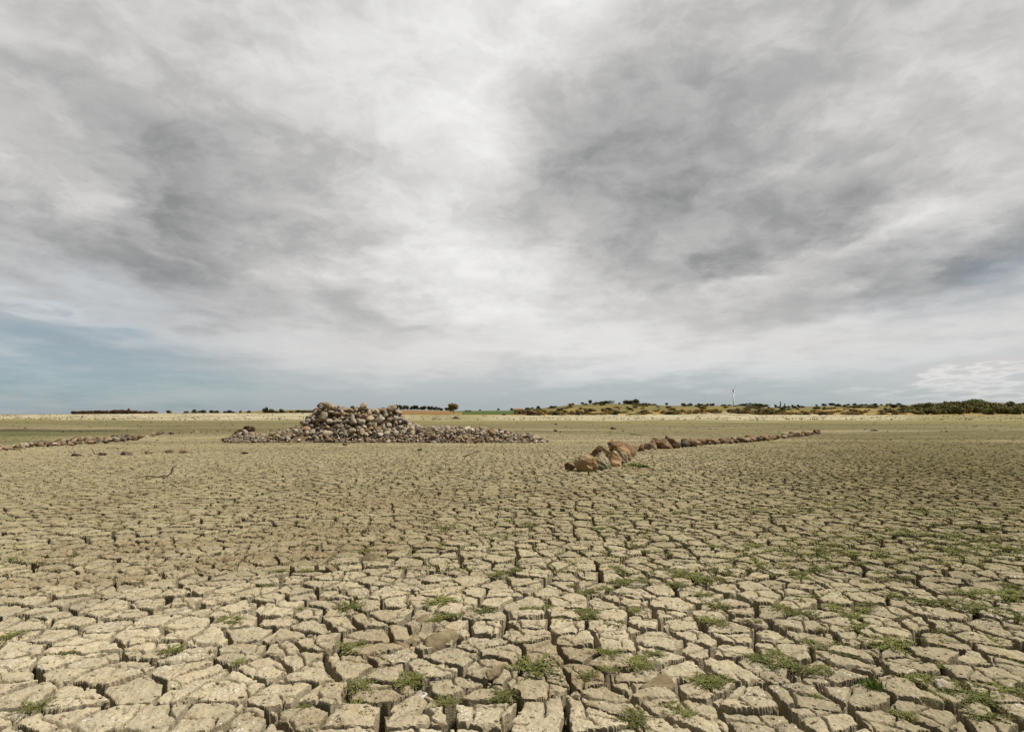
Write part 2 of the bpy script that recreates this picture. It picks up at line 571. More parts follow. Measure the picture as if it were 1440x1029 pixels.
def rock_mat(name, ca, cb, cc=None, scale=5.0, spread=.35):
    m, b, bs = new_mat(name)
    tc = b.n('ShaderNodeTexCoord')
    oi = b.n('ShaderNodeObjectInfo')
    P = b.vm('ADD', tc.outputs['Object'], b.vm('SCALE', (13.0, 7.0, 5.0), scale=oi.outputs['Random']))
    n1 = b.noise(P, scale, 6, .65)
    f = b.maprange(n1, .36, .66)
    c = b.mix(f, ca, cb)
    if cc:
        c = b.mix(b.maprange(b.noise(P, scale * .55, 5, .7), .50, .62), c, cc)
    c = b.vm('SCALE', c, scale=b.maprange(oi.outputs['Random'], 0, 1, 1 - spread, 1 + spread, smooth=False))
    c = b.vm('SCALE', c, scale=b.maprange(b.noise(P, scale * 8, 4, .7), .3, .7, .8, 1.2))
    b.set(bs.inputs['Base Color'], c)
    bp = b.n('ShaderNodeBump')
    bp.inputs['Strength'].default_value = .6
    bp.inputs['Distance'].default_value = .03
    b.set(bp.inputs['Height'], b.noise(P, scale * 3.5, 7, .65))
    b.set(bs.inputs['Normal'], bp.outputs[0])
    return m


def leaf_mat(name, ca, cb, scale=1.2, transl=.25):
    m, b, bs = new_mat(name)
    tc = b.n('ShaderNodeTexCoord')
    oi = b.n('ShaderNodeObjectInfo')
    P = b.vm('ADD', tc.outputs['Object'], b.vm('SCALE', (13.0, 7.0, 5.0), scale=oi.outputs['Random']))
    c = b.mix(b.maprange(b.noise(P, scale, 4, .7), .35, .65), ca, cb)
    c = b.vm('SCALE', c, scale=b.maprange(oi.outputs['Random'], 0, 1, .75, 1.3, smooth=False))
    b.set(bs.inputs['Base Color'], c)
    bs.inputs['Roughness'].default_value = .7
    return m


def flat_mat(name, ca, cb, scale=8.0, rough=.9):
    m, b, bs = new_mat(name)
    tc = b.n('ShaderNodeTexCoord')
    c = b.mix(b.maprange(b.noise(tc.outputs['Object'], scale, 5, .65), .35, .65), ca, cb)
    b.set(bs.inputs['Base Color'], c)
    bs.inputs['Roughness'].default_value = rough
    return m


M = dict(
    mud=mud_mat(),
    clod=rock_mat('broken_mud', (.27, .215, .130), (.18, .140, .082), scale=9, spread=.15),
    clod_pale=rock_mat('broken_mud_pale', (.46, .41, .31), (.33, .28, .19), (.60, .57, .50), scale=16, spread=.1),
    crumb=rock_mat('mud_crumb', (.43, .365, .25), (.31, .25, .16), scale=16, spread=.0),
    grey=rock_mat('grey_granite', (.40, .355, .28), (.24, .21, .165), (.42, .37, .29), spread=.22),
    tan=rock_mat('tan_granite', (.40, .315, .22), (.27, .20, .13), (.36, .30, .22), spread=.22),
    dark=rock_mat('dark_stone', (.115, .090, .070), (.065, .048, .036), (.18, .15, .12)),
    rust=rock_mat('rust_brown_stone', (.25, .165, .10), (.15, .095, .055), (.36, .27, .18)),
    ochre=rock_mat('ochre_stone', (.40, .265, .13), (.24, .145, .07), (.36, .29, .20), scale=4.2, spread=.12),
    ochre_grey=rock_mat('ochre_and_grey_stone', (.40, .245, .10), (.33, .27, .19), (.40, .35, .27), scale=2.2, spread=.1),
    lichen=rock_mat('lichen_grey_stone', (.33, .29, .19), (.22, .19, .125), (.40, .35, .235), scale=6, spread=.1),
    umber=rock_mat('umber_stone', (.23, .145, .075), (.11, .068, .038), (.36, .25, .14), scale=4.5, spread=.12),
    pale=rock_mat('pale_stone', (.60, .53, .43), (.42, .36, .28), scale=6),
    wood=flat_mat('driftwood', (.17, .125, .085), (.10, .072, .048), 14),
    weed=leaf_mat('weed_leaf', (.128, .143, .037), (.178, .174, .057), 9),
    grass=leaf_mat('grass_blade', (.12, .20, .025), (.19, .25, .05), 9),
    tree=leaf_mat('tree_leaf', (.042, .048, .018), (.085, .083, .028), .5),
    tree_b=leaf_mat('olive_leaf', (.115, .118, .034), (.185, .160, .052), .5),
    brush=leaf_mat('brush_leaf', (.10, .080, .028), (.16, .115, .040), .8),
    golden=leaf_mat('dry_golden_leaf', (.34, .22, .05), (.24, .16, .045), .8),
    redbrush=leaf_mat('red_brown_leaf', (.13, .075, .035), (.085, .06, .026), .8),
    bark=flat_mat('bark', (.10, .075, .05), (.05, .04, .03), 6),
    plough=flat_mat('ploughed_soil', (.25, .145, .046), (.19, .105, .034), .15),
    crop=flat_mat('green_crop', (.075, .105, .020), (.050, .078, .015), .1),
    wall=rock_mat('field_stone_wall', (.33, .27, .19), (.21, .165, .11), (.42, .35, .25), scale=1.2, spread=.1),
    white=flat_mat('white_paint', (.92, .92, .92), (.88, .88, .88), 2, .4),
    dryweed=leaf_mat('dry_weed', (.16, .12, .05), (.10, .085, .03), .5),
    earth=flat_mat('rubble_earth', (.21, .155, .095), (.12, .09, .055), 3),
)


# ------------------------------------------------------------------ object helpers
def tag(o, label=None, cat=None, group=None, kind=None):
    for k, v in (('label', label), ('category', cat), ('group', group), ('kind', kind)):
        if v:
            o[k] = v
    return o


def link(name, data, loc=(0, 0, 0), rot=(0, 0, 0), scale=(1, 1, 1), parent=None):
    o = bpy.data.objects.new(name, data)
    COL.objects.link(o)
    o.location, o.rotation_euler, o.scale = loc, rot, scale
    if parent:
        o.parent = parent
    return o


def mesh_np(name, verts, faces, mat, smooth=True):
    me = bpy.data.meshes.new(name)
    me.from_pydata([tuple(map(float, v)) for v in verts], [], [tuple(map(int, f)) for f in faces])
    if smooth:
        me.polygons.foreach_set('use_smooth', np.ones(len(me.polygons), bool))
    for m_ in (mat if isinstance(mat, (list, tuple)) else [mat]):
        me.materials.append(m_)
    me.update()
    return me


def ico(sub):
    bm = bmesh.new()
    bmesh.ops.create_icosphere(bm, subdivisions=sub, radius=1)
    bm.verts.ensure_lookup_table()
    v = np.array([w.co[:] for w in bm.verts])
    f = [[w.index for w in fc.verts] for fc in bm.faces]
    bm.free()
    return v, f


ICO = {s: ico(s) for s in (2, 3, 4, 5)}


def noise3(p, seed):
    return (perlin(p[:, 0] + 3.1 * p[:, 2], p[:, 1] - 1.7 * p[:, 2], seed) + perlin(p[:, 1] + 5.3, p[:, 2] + .7 * p[:, 0], seed + 1) + perlin(p[:, 2] + 9.1, p[:, 0] + .6 * p[:, 1], seed + 2)) / 1.8


def rock_verts(seed, sub=3, planes=9, round_=.55, rough=.07, dims=(1, 1, 1)):
    """a stone: a ball cut by random planes, softened and roughened"""
    g = np.random.default_rng(seed)
    v, f = ICO[sub]
    planes += 7
    nrm = g.normal(size=(planes, 3))
    nrm /= np.linalg.norm(nrm, axis=1)[:, None]
    dist = g.uniform(.62, 1.0, planes)
    t = np.maximum(v @ nrm.T, 0) / dist[None, :]
    k = 42 - 56 * min(round_, .62)
    rad = np.minimum(np.maximum((t ** k).sum(1), 1e-9) ** (-1.0 / k), 1.3) * .92
    p = v * rad[:, None]
    crk = np.abs(noise3(v * 2.3, seed + 31))
    p = p * (1 - (.16 * rough / .1) * np.exp(-crk / .07) * .5)[:, None]
    p = p * (1 + rough * noise3(v * 1.6, seed) + rough * .5 * noise3(v * 4, seed + 5) + rough * .25 * noise3(v * 10, seed + 9))[:, None]
    return p * np.array(dims)[None, :], f


def rock_mesh(name, mat, seed, **kw):
    v, f = rock_verts(seed, **kw)
    return mesh_np(name, v, f, mat)


# ------------------------------------------------------------------ setting
ground = build_ground()
ground.data.materials.append(M['mud'])


def gz(x, y):
    return float(far_height(np.array([x]), np.array([y]))[0])


def sheet(name, mat, px0, px1, d0, d1, label, edge=0.0, lift=.12, n=18):
    """a field lying on the hill slope, bounded by photo columns and depths"""
    vs, fs = [], []
    for j in range(n + 1):
        d = d0 + (d1 - d0) * j / n
        for i in range(n + 1):
            px = px0 + (px1 - px0) * i / n + edge * (j / n)
            x = at_depth(px, d)
            vs.append((x, d, gz(x, d) + lift))
    for j in range(n):
        for i in range(n):
            a = j * (n + 1) + i
            fs.append((a, a + 1, a + n + 2, a + n + 1))
    o = link(name, mesh_np(name, vs, fs, mat))
    return tag(o, label, kind='structure')


sheet('ploughed_field', M['plough'], 545, 634, 390, 800, 'orange brown ploughed field below the dark tree line')
sheet('crop_field', M['crop'], 650, 724, 400, 780, 'bright green crop field right of the lone round tree')


# ------------------------------------------------------------------ stones of the tall heap
def heap_top(px):
    return np.interp(px, [316, 325, 338, 347, 358, 368, 385, 400, 415, 432, 441, 450, 458, 466, 478, 492, 508, 525, 538, 548, 556, 563, 569, 578, 592, 610, 650, 690, 720, 745, 762, 770],
                     [620, 614, 609, 606, 608, 612.5, 608, 604, 599, 592, 584, 573, 567, 571, 575, 576, 574, 577, 577, 573, 577, 583, 590, 596, 600, 601, 600, 604, 608, 611, 615, 620])


HEAP_D = 35.2


def heap_h(x, y):
    y0 = np.asarray(y, dtype=float)
    y = y + .38 * perlin(x * .55, x * 0, 3) + .22 * perlin(x * 1.7, y * .6, 4)
    px = CX + FPX * x / np.maximum(y0, 1.0)
    top = CAM_H - (heap_top(px) - HOR) / FPX * HEAP_D
    top = np.maximum(top, 0)
    low = np.minimum(top, .62)
    f1 = sstep(32.2, 33.5, y)
    f2 = sstep(33.4, 34.7, y)
    bk = 1 - sstep(36.0, 38.4, y)
    return (low * f1 + (top - low) * f2) * bk


def heap_core():
    n1, n2 = 150, 46
    xs = np.linspace(at_depth(306, 38.8), at_depth(778, 38.8), n1)
    ys = np.linspace(31.0, 38.8, n2)
    X, Y = np.meshgrid(xs, ys)
    H = heap_h(X.ravel(), Y.ravel())
    Z = H * .88 - .10 + .05 * perlin(X.ravel() * 3, Y.ravel() * 3, 3) * (H > .05)
    v = np.stack([X.ravel(), Y.ravel(), Z], 1)
    f = []
    for j in range(n2 - 1):
        for i in range(n1 - 1):
            a = j * n1 + i
            f.append((a, a + 1, a + n1 + 1, a + n1))
    o = link('rubble_mound', mesh_np('rubble_mound', v, f, M['earth']))
    tag(o, 'brown earth and grit showing between the stones of the heap', kind='structure')


heap_core()

ROUND = {k: [rock_mesh('stone', M[k], 100 + i * 7 + j * 31, sub=3, planes=8 + i % 4, round_=.30, rough=.10, dims=(1, .85 + .1 * (i % 3), .72 + .08 * (i % 4)))
             for i in range(5)] for j, k in enumerate(('grey', 'tan', 'dark', 'rust'))}
ANG = {k: [rock_mesh('rubble_stone', M[k], 400 + i * 7 + j * 31, sub=3, planes=9 + i % 3, round_=.25, rough=.08, dims=(1, .8 + .1 * (i % 3), .6 + .07 * (i % 4)))
           for i in range(5)] for j, k in enumerate(('grey', 'tan', 'dark', 'rust', 'pale', 'umber'))}
COLNAME = dict(grey='grey', tan='tan', dark='dark', rust='reddish brown', pale='pale', umber='orange brown')


def put_stone(name, mesh, x, y, z, r, label, cat, group, flat=1.0, rz=None, tilt=.5):
    o = link(name, mesh, (x, y, z), (random.uniform(-tilt, tilt), random.uniform(-tilt, tilt), random.uniform(0, 6.28) if rz is None else rz), (r, r, r * flat))
    return tag(o, label, cat, group)


def pick(weights):
    ks = list(weights)
    return random.choices(ks, [weights[k] for k in ks])[0]


def build_heap():
    placed = []

    def free(x, y, z, r, k):
        for (a, b_, c, q) in placed:
            if (a - x) ** 2 + (b_ - y) ** 2 + (c - z) ** 2 < (k * (r + q)) ** 2:
                return False
        return True
    # big named stones: photo column, row, radius, colour, label
    named = [
        (460, 570, .34, 'tan', 'large tan boulder crowning the left peak of the tall stone heap'),
        (452, 578, .26, 'rust', 'reddish stone just under the crowning boulder on the left peak'),
        (510, 572, .34, 'tan', 'rounded tan boulder standing alone on the middle of the heap crest'),
        (496, 573, .20, 'dark', 'small dark stone left of the rounded boulder on the heap crest'),
        (552, 575, .32, 'tan', 'upright tan boulder at the right end of the heap crest'),
        (561, 580, .27, 'tan', 'tan stone leaning on the right shoulder of the heap'),
        (454, 587, .42, 'tan', 'big smooth tan boulder on the left flank of the heap, under the peak'),
        (496, 592, .36, 'grey', 'large pale grey boulder in the middle row of the heap front'),
        (509, 593, .34, 'grey', 'round grey boulder right of the large pale grey one in the heap front'),
        (535, 590, .38, 'grey', 'broad grey boulder in the right half of the heap front'),
        (463, 592, .30, 'grey', 'grey boulder below the big smooth boulder on the left flank'),
        (557, 588, .28, 'grey', 'smooth grey boulder near the right edge of the heap front'),
        (442, 590, .26, 'grey', 'grey stone sticking out at the left foot of the steep heap'),
    ]
    for px, py, r, k, lab in named:
        # walk towards the heap until its face meets the line of sight
        d = ray(px, py)
        best = None
        for t in np.arange(32.4, 36.0, .05):
            x, z = d.x / d.y * t, CAM_H + d.z / d.y * t
            if heap_h(np.array([x]), np.array([t]))[0] + r * .35 >= z:
                best = (x, t, z)
                break
        if best is None:
            t = 35.0
            x = d.x / d.y * t
            best = (x, t, CAM_H + d.z / d.y * t)
        x, y, z = best
        r *= .80
        put_stone('stone', random.choice(ROUND[k]), x, y, z, r, lab, 'stone', 'stones of the tall heap', tilt=.3)
        placed.append((x, y, z, r))
    zone_txt = {
        'upper': 'rounded stone in the upper courses of the tall stone heap',
        'front': 'rounded stone in the steep front of the tall stone heap',
    }
    n = 0
    for att in range(12000):
        px = random.uniform(428, 590)
        y = random.triangular(32.9, 37.2, 34.0)
        x = at_depth(px, y)
        h = float(heap_h(np.array([x]), np.array([y]))[0])
        if h < .45:
            continue
        r = random.uniform(.13, .25) if random.random() < .7 else random.uniform(.25, .33)
        z = h - r * .15
        if not free(x, y, z, r, .74):
            continue
        up = h > 1.35
        k = pick(dict(grey=.30, tan=.32, dark=.16, rust=.22) if up else dict(grey=.55, tan=.22, dark=.13, rust=.10))
        put_stone('stone', random.choice(ROUND[k]), x, y, z, r, COLNAME[k] + ' ' + zone_txt['upper' if up else 'front'], 'stone', 'stones of the tall heap', random.uniform(.8, 1.1))
        placed.append((x, y, z, r))
        n += 1
        if n > 270:
            break
    # apron, right tail and left outlier: smaller rubble
    m = 0
    for att in range(30000):
        px = random.choice((random.uniform(318, 372), random.uniform(380, 770), random.uniform(440, 770), random.uniform(560, 770)))
        y = random.triangular(31.5, 35.4, 32.7)
        x = at_depth(px, y)
        h = float(heap_h(np.array([x]), np.array([y]))[0])
        if h > .75 or h < .03:
            continue
        r = random.uniform(.09, .17) if random.random() < .72 else random.uniform(.17, .27)
        z = h - r * .1
        if not free(x, y, z, r, .72):
            continue
        if px < 375:
            zn, w = 'rubble stone in the low outlying mound left of the heap', dict(rust=.45, dark=.2, grey=.1, pale=.15, tan=.1)
        elif px > 592:
            zn, w = 'rubble stone in the low tail trailing right from the heap', dict(tan=.34, pale=.20, grey=.22, rust=.16, dark=.08)
        else:
            zn, w = 'rubble stone in the skirt at the foot of the heap', dict(tan=.30, pale=.16, rust=.24, grey=.2, dark=.10)
        k = pick(w)
        put_stone('rubble_stone', random.choice(ANG[k]), x, y, z, r, COLNAME[k] + ' ' + zn, 'stone', 'rubble around the heap', random.uniform(.8, 1.1), tilt=.7)
        placed.append((x, y, z, r))
        m += 1
        if m >= 290:
            break
    # the uncountable small rubble between
    vs, fs, mi = [], [], []
    base = [rock_verts(900 + i, sub=2, planes=7, round_=.2, rough=.08, dims=(1, .8, .62)) for i in range(6)]
    off = 0
    for att in range(2600):
        px = random.choice((random.uniform(316, 374), random.uniform(378, 772), random.uniform(440, 772)))
        y = random.triangular(31.4, 36.0, 32.5)
        x = at_depth(px, y)
        h = float(heap_h(np.array([x]), np.array([y]))[0])
        if h < .015 or h > .95:
            continue
        r = random.uniform(.04, .095)
        p, f = base[random.randrange(6)]
        rot = np.array(Euler((random.uniform(-.6, .6), random.uniform(-.6, .6), random.uniform(0, 6.3))).to_matrix())
        q = (p * r) @ rot.T + np.array([x, y, h * .92 + r * .2])
        vs.append(q)
        k = random.choices(range(4), [.4, .25, .2, .15])[0]
        fs += [[a + off for a in t] for t in f]
        mi += [k] * len(f)
        off += len(q)
    me = mesh_np('rubble', np.concatenate(vs), fs, [M['tan'], M['rust'], M['pale'], M['grey']])
    me.polygons.foreach_set('material_index', np.array(mi, np.int32))
    tag(link('rubble', me), 'small broken stones strewn over the foot of the heap', kind='stuff')


build_heap()


# ------------------------------------------------------------------ boulders of the right-hand line
def boulder_at(px0, px1, ytop, ybase, mat, seed, label, planes=9, round_=.15, tilt=0.0, depthk=.9, name='boulder', group='boulders at the near end of the stone line', rz=0.0):
    """a boulder that fills the photo columns px0..px1 and rows ytop..ybase, standing on the bed"""
    x, y = on_ground((px0 + px1) / 2, ybase)
    w = (px1 - px0) / FPX * y
    h = (ybase - ytop) / FPX * y
    dim = (w * .56, w * .5 * depthk, h * .72)
    v, f = rock_verts(seed, sub=5, planes=planes, round_=round_, rough=.12, dims=dim)
    lo = v[:, 2].min()
    hi = v[:, 2].max()
    v[:, 2] = (v[:, 2] - lo) * (h * 1.5) / (hi - lo) - h * .5
    o = link(name, mesh_np(name, v, f, mat), (x, y + w * .32, 0), (0, 0, rz))
    return tag(o, label, 'boulder', group)


boulder_at(794, 811, 650, 661, M['umber'], 11, 'small dark reddish boulder lying apart at the near end of the line')
boulder_at(811, 843, 640, 663, M['ochre_grey'], 12, 'front boulder with an orange left face and grey right face', planes=7, round_=.05)
boulder_at(834, 861, 636, 660, M['lichen'], 13, 'rounded grey boulder with fine lichen, right of the orange front boulder', round_=.4, planes=12)
boulder_at(855, 874, 634, 652, M['ochre'], 14, 'ochre boulder wedged behind the rounded grey boulder', round_=.25)
boulder_at(866, 886, 635, 651, M['lichen'], 15, 'pale grey boulder on the right flank of the ochre one', round_=.4)
boulder_at(861, 876, 648, 656, M['ochre_grey'], 16, 'smallest boulder tucked in front of the ochre and pale grey pair', round_=.4)
boulder_at(832, 856, 626, 643, M['umber'], 17, 'dark brown upright boulder with a flat left face, behind the front ones', planes=7, round_=.05, depthk=1.0)
boulder_at(864, 890, 628, 648, M['ochre'], 18, 'domed ochre boulder in front of the largest one', round_=.45, planes=12)
boulder_at(858, 897, 620, 642, M['umber'], 19, 'largest boulder of the near cluster, orange brown with a dark foot', planes=9, round_=.2)
boulder_at(897, 908, 624, 634, M['umber'], 20, 'low brown boulder filling the gap between the near cluster and the second one', round_=.3)
LINE_B = 'boulders of the second cluster in the stone line'
boulder_at(907, 929, 618, 632, M['rust'], 21, 'low reddish boulder at the near left of the second cluster', group=LINE_B, round_=.3)
boulder_at(922, 945, 616.5, 631, M['rust'], 22, 'pale topped reddish boulder in the middle of the second cluster', group=LINE_B, round_=.3)
boulder_at(937, 952, 616, 630, M['umber'], 23, 'dark boulder at the right end of the second cluster', group=LINE_B, round_=.2)
boulder_at(918, 928, 615, 621, M['umber'], 24, 'small orange brown boulder peeping over the back of the second cluster', group=LINE_B)
boulder_at(934, 944, 612, 620, M['dark'], 25, 'small dark boulder topping the back of the second cluster', group=LINE_B)


def stone_line():
    bpx = [950, 970, 995, 1025, 1053, 1101, 1130, 1154]
    by = [630, 627.5, 624.5, 623, 621.5, 616.5, 613, 609.5]
    ty = [616, 611, 612, 614, 610, 607.5, 604.5, 603.5]
    px = 951.0
    while px < 1153:
        yb = np.interp(px, bpx, by)
        yt = np.interp(px, bpx, ty)
        for row in range(2 if random.random() < .55 else 1):
            if random.random() < .10:
                continue
            x, y = on_ground(px + random.uniform(-2, 2), yb - row * random.uniform(1.0, 3.2))
            h = (yb - yt) / FPX * y
            r = h * random.uniform(.34, .62)
            k = pick(dict(rust=.42, umber=.26, tan=.16, dark=.16))
            put_stone('boulder', random.choice(ANG[k]), x, y + r * .5, r * .38, r * 1.25, COLNAME[k] + ' boulder in the thin line of stones running to the right', 'boulder', 'boulders of the far stone line', random.uniform(.9, 1.15))
        px += random.uniform(3.6, 6.4) * np.interp(px, [950, 1150], [1.25, .75])


stone_line()


# ------------------------------------------------------------------ left stone row
def left_row():
    bpx = [-60, 0, 40, 70, 110, 150, 195, 225, 250, 290, 330]
    by = [640, 633.5, 630, 627, 624.5, 622, 618, 612, 609.5, 607, 605]
    th = [6, 6, 10, 10, 11, 11, 11, 6, 4, 3, 2.5]
    for i in range(230):
        px = random.uniform(-55, 200) if i < 200 else random.uniform(200, 330)
        yb = np.interp(px, bpx, by) + random.gauss(0, .5) - random.random() ** 1.3 * np.interp(px, bpx, th) * .5
        x, y = on_ground(px, yb)
        r = np.interp(px, bpx, th) / FPX * y * random.uniform(.30, .62)
        if px < 45:
            k = pick(dict(pale=.2, rust=.45, tan=.15, dark=.2))
        else:
            k = pick(dict(rust=.36, umber=.12, dark=.40, tan=.07, pale=.05))
        put_stone('row_stone', random.choice(ANG[k]), x, y, r * .35, r, COLNAME[k] + ' stone in the low row on the left of the lake bed', 'stone', 'stones of the left row', random.uniform(.55, .95))


left_row()

# flat stones lying in front of the left row
SINGLE = [(104, 641, 15, 4, 'flat dark slab stone, first of the loose row left of the heap'),
          (141, 640, 12, 4, 'low brown stone beside the twisted stick in the loose row'),
          (173, 640, 18, 5, 'long flat brown stone in the middle of the loose row'),
          (207, 638, 10, 5, 'small upright brown stone in the loose row'),
          (235, 637, 14, 5, 'square edged brown stone near the end of the loose row'),
          (257, 637, 13, 5, 'square edged dark stone ending the loose row on the right'),
          (343, 638, 8, 3, 'tiny dark stone on bare mud between the loose row and the heap')]
for i, (px, py, w, h, lab) in enumerate(SINGLE):
    boulder_at(px - w / 2, px + w / 2, py - h, py, M['rust'] if i % 2 else M['wood'], 50 + i, lab, name='loose_stone', group='loose stones on the mud left of the heap', round_=.1, depthk=.7)
    COL.objects[-1]['category'] = 'stone'

# scattered dark stones on the far bed
for px, py, w, lab in [(863, 603.5, 7, 'lone dark stone on the far olive flat behind the boulders'),
                       (781, 606.5, 6, 'dark stone on the flat just right of the heap tail'),
                       (590, 633, 6, 'small brown stone on mud below the heap'), (484, 626, 7, 'small dark stone at the foot of the heap front'),
                       (641, 589, 9, 'dark boulder on the far sand under the lone round tree'), (305, 593, 5, 'dark stone on the flat left of the outlying mound'),
                       (782, 597, 4, 'tiny dark stone on the far flat'), (1232, 606, 9, 'pale low stone on the far flat at right'), (8, 602, 6, 'dark stone on the far flat at the left edge')]:
    boulder_at(px - w / 2, px + w / 2, py - w * .45, py, M['pale'] if px == 1232 else M['dark'], 70 + int(px), lab, name='loose_stone', group='scattered stones on the flat')
    COL.objects[-1]['category'] = 'stone'


# ------------------------------------------------------------------ driftwood
def tube(path, radii, seg=7, off=0):
    vs, fs = [], []
    n = len(path)
    for i, (p, r) in enumerate(zip(path, radii)):
        a = Vector(path[max(i - 1, 0)])
        c = Vector(path[min(i + 1, n - 1)])
        t = (c - a).normalized()
        s = t.orthogonal().normalized()
        u = t.cross(s)
        for k in range(seg):
            w = 2 * math.pi * k / seg
            vs.append(Vector(p) + (s * math.cos(w) + u * math.sin(w)) * r)
    for i in range(n - 1):
        for k in range(seg):
            a = off + i * seg + k
            b_ = off + i * seg + (k + 1) % seg
            fs.append((a, b_, b_ + seg, a + seg))
    fs.append(tuple(off + k for k in range(seg))[::-1])
    fs.append(tuple(off + (n - 1) * seg + k for k in range(seg)))
    return vs, fs


def stick(name, branches, label, mat=None, cat='branch'):
    """branches: lists of (px, py, height above ground, radius); rooted where the photo shows them"""
    vs, fs = [], []
    x0, y0 = on_ground(branches[0][0][0], branches[0][0][1])
    for br in branches:
        path, rad = [], []
        for (px, py, hgt, r) in br:
            x, y = on_ground(px, py)
            path.append((x - x0, y - y0, hgt))
            rad.append(r * .65)
        # wobble between the given points
        P2, R2 = [], []
        for i in range(len(path) - 1):
            for t in (0, .33, .66):
                P2.append([path[i][k] + (path[i + 1][k] - path[i][k]) * t + random.uniform(-.5, .5) * rad[i] for k in range(3)])
                R2.append((rad[i] + (rad[i + 1] - rad[i]) * t) * random.uniform(.9, 1.15))
        P2.append(path[-1])
        R2.append(rad[-1])
        v, f = tube(P2, R2, off=len(vs))
        vs += v
        fs += f
    o = link(name, mesh_np(name, vs, fs, mat or M['wood']), (x0, y0, 0))
    return tag(o, label, cat)


stick('driftwood_branch', [[(191, 673, .02, .012), (205, 671, .03, .02), (222, 672, .03, .022), (237, 671, .04, .024)],
                           [(234, 672, .03, .024), (240, 672, .10, .022), (241, 672, .20, .018), (246, 672, .27, .012), (249, 672, .33, .007)],
                           [(241, 672, .20, .012), (243, 672, .27, .008), (243, 672, .31, .004)]],
      'thin dead branch with an upturned forked end on mud at left')
stick('driftwood_branch', [[(651, 642, .02, .04), (660, 641, .05, .038), (668, 640, .10, .028), (674, 640, .10, .016), (681, 641, .04, .008)],
                           [(668, 640, .10, .014), (675, 639, .16, .008)]],
      'short curved dead branch on the mud below the heap tail')
stick('driftwood_branch', [[(128, 638, .22, .02), (133, 641, .08, .03), (139, 641, .05, .02), (146, 641, .03, .01)]], 'short twisted stick among the loose stones at left')
stick('driftwood_branch', [[(148, 631, .02, .012), (160, 630.5, .04, .02), (171, 631, .02, .01)]], 'straight thin stick lying beyond the loose stones')
stick('driftwood_branch', [[(1292, 611, .02, .02), (1294, 608, .35, .015), (1297, 607, .62, .01)]], 'thin dry stick standing up on the far flat at right')
stick('driftwood_branch', [[(60, 741, .01, .010), (75, 742, .02, .012), (92, 741, .02, .006)]], 'short thin twig on cracked mud near the left edge')
stick('driftwood_branch', [[(886, 611, .02, .03), (895, 611.5, .05, .04), (905, 612, .02, .02)]], 'grey stick lying on the pale flat behind the boulders')


# ------------------------------------------------------------------ broken mud clods in the front hollow
def clod(px, py, w, dims, rot, mat, seed, label, z=0.0, planes=8):
    x, y = on_ground(px, py)
    s = w / FPX * math.hypot(y, CAM_H) * .5
    v, f = rock_verts(seed, sub=4, planes=planes, round_=.08, rough=.07, dims=(s * dims[0], s * dims[1], s * dims[2]))
    o = link('mud_clod', mesh_np('mud_clod', v, f, mat), (x, y, z + .03), rot)
    return tag(o, label, 'clod', 'broken mud clods in the foreground')


clod(618, 902, 52, (1.0, .8, .55), (.75, .1, .5), M['clod'], 301, 'largest brown mud clod tilted in the collapsed hollow', -.05)
clod(584, 890, 30, (1, .8, .7), (.3, .5, .2), M['clod'], 302, 'dark brown mud clod fallen deep in the hollow, left of the largest', -.10)
clod(597, 872, 34, (1, .7, .6), (.5, -.3, 1.0), M['clod'], 303, 'brown mud clod at the back of the collapsed hollow', -.07)
clod(565, 905, 28, (1, .8, .6), (.4, .6, .3), M['clod'], 304, 'brown mud clod slumped on the left side of the hollow', -.07)
clod(592, 966, 26, (1, .9, .9), (.3, .2, .5), M['clod_pale'], 305, 'round pale clod crusted with shell bits down a wide crack', -.09, 12)
clod(601, 992, 20, (1, .8, .8), (.2, .4, .9), M['clod'], 306, 'small brown clod below the pale shell crusted clod', -.12)
clod(698, 948, 40, (.42, 1.0, .6), (.2, .55, -.5), M['clod'], 307, 'narrow mud slab tipped on edge beside the largest weed patch', -.02)
clod(925, 958, 62, (1.0, .45, .5), (.7, 0, .25), M['clod'], 308, 'long mud slab tipped up behind a broad flat block', -.06)
clod(1326, 964, 26, (1, .8, .8), (.2, .3, .4), M['clod_pale'], 309, 'pale clod with white crust between blocks at lower right', -.03, 12)
clod(522, 783, 26, (1, .8, .7), (.5, .2, .4), M['clod'], 310, 'brown clod in the small hollow left of centre', -.05)
clod(466, 800, 22, (1, .8, .7), (.3, .4, .9), M['clod'], 311, 'brown clod beside the crumbled strip of mud', -.05)


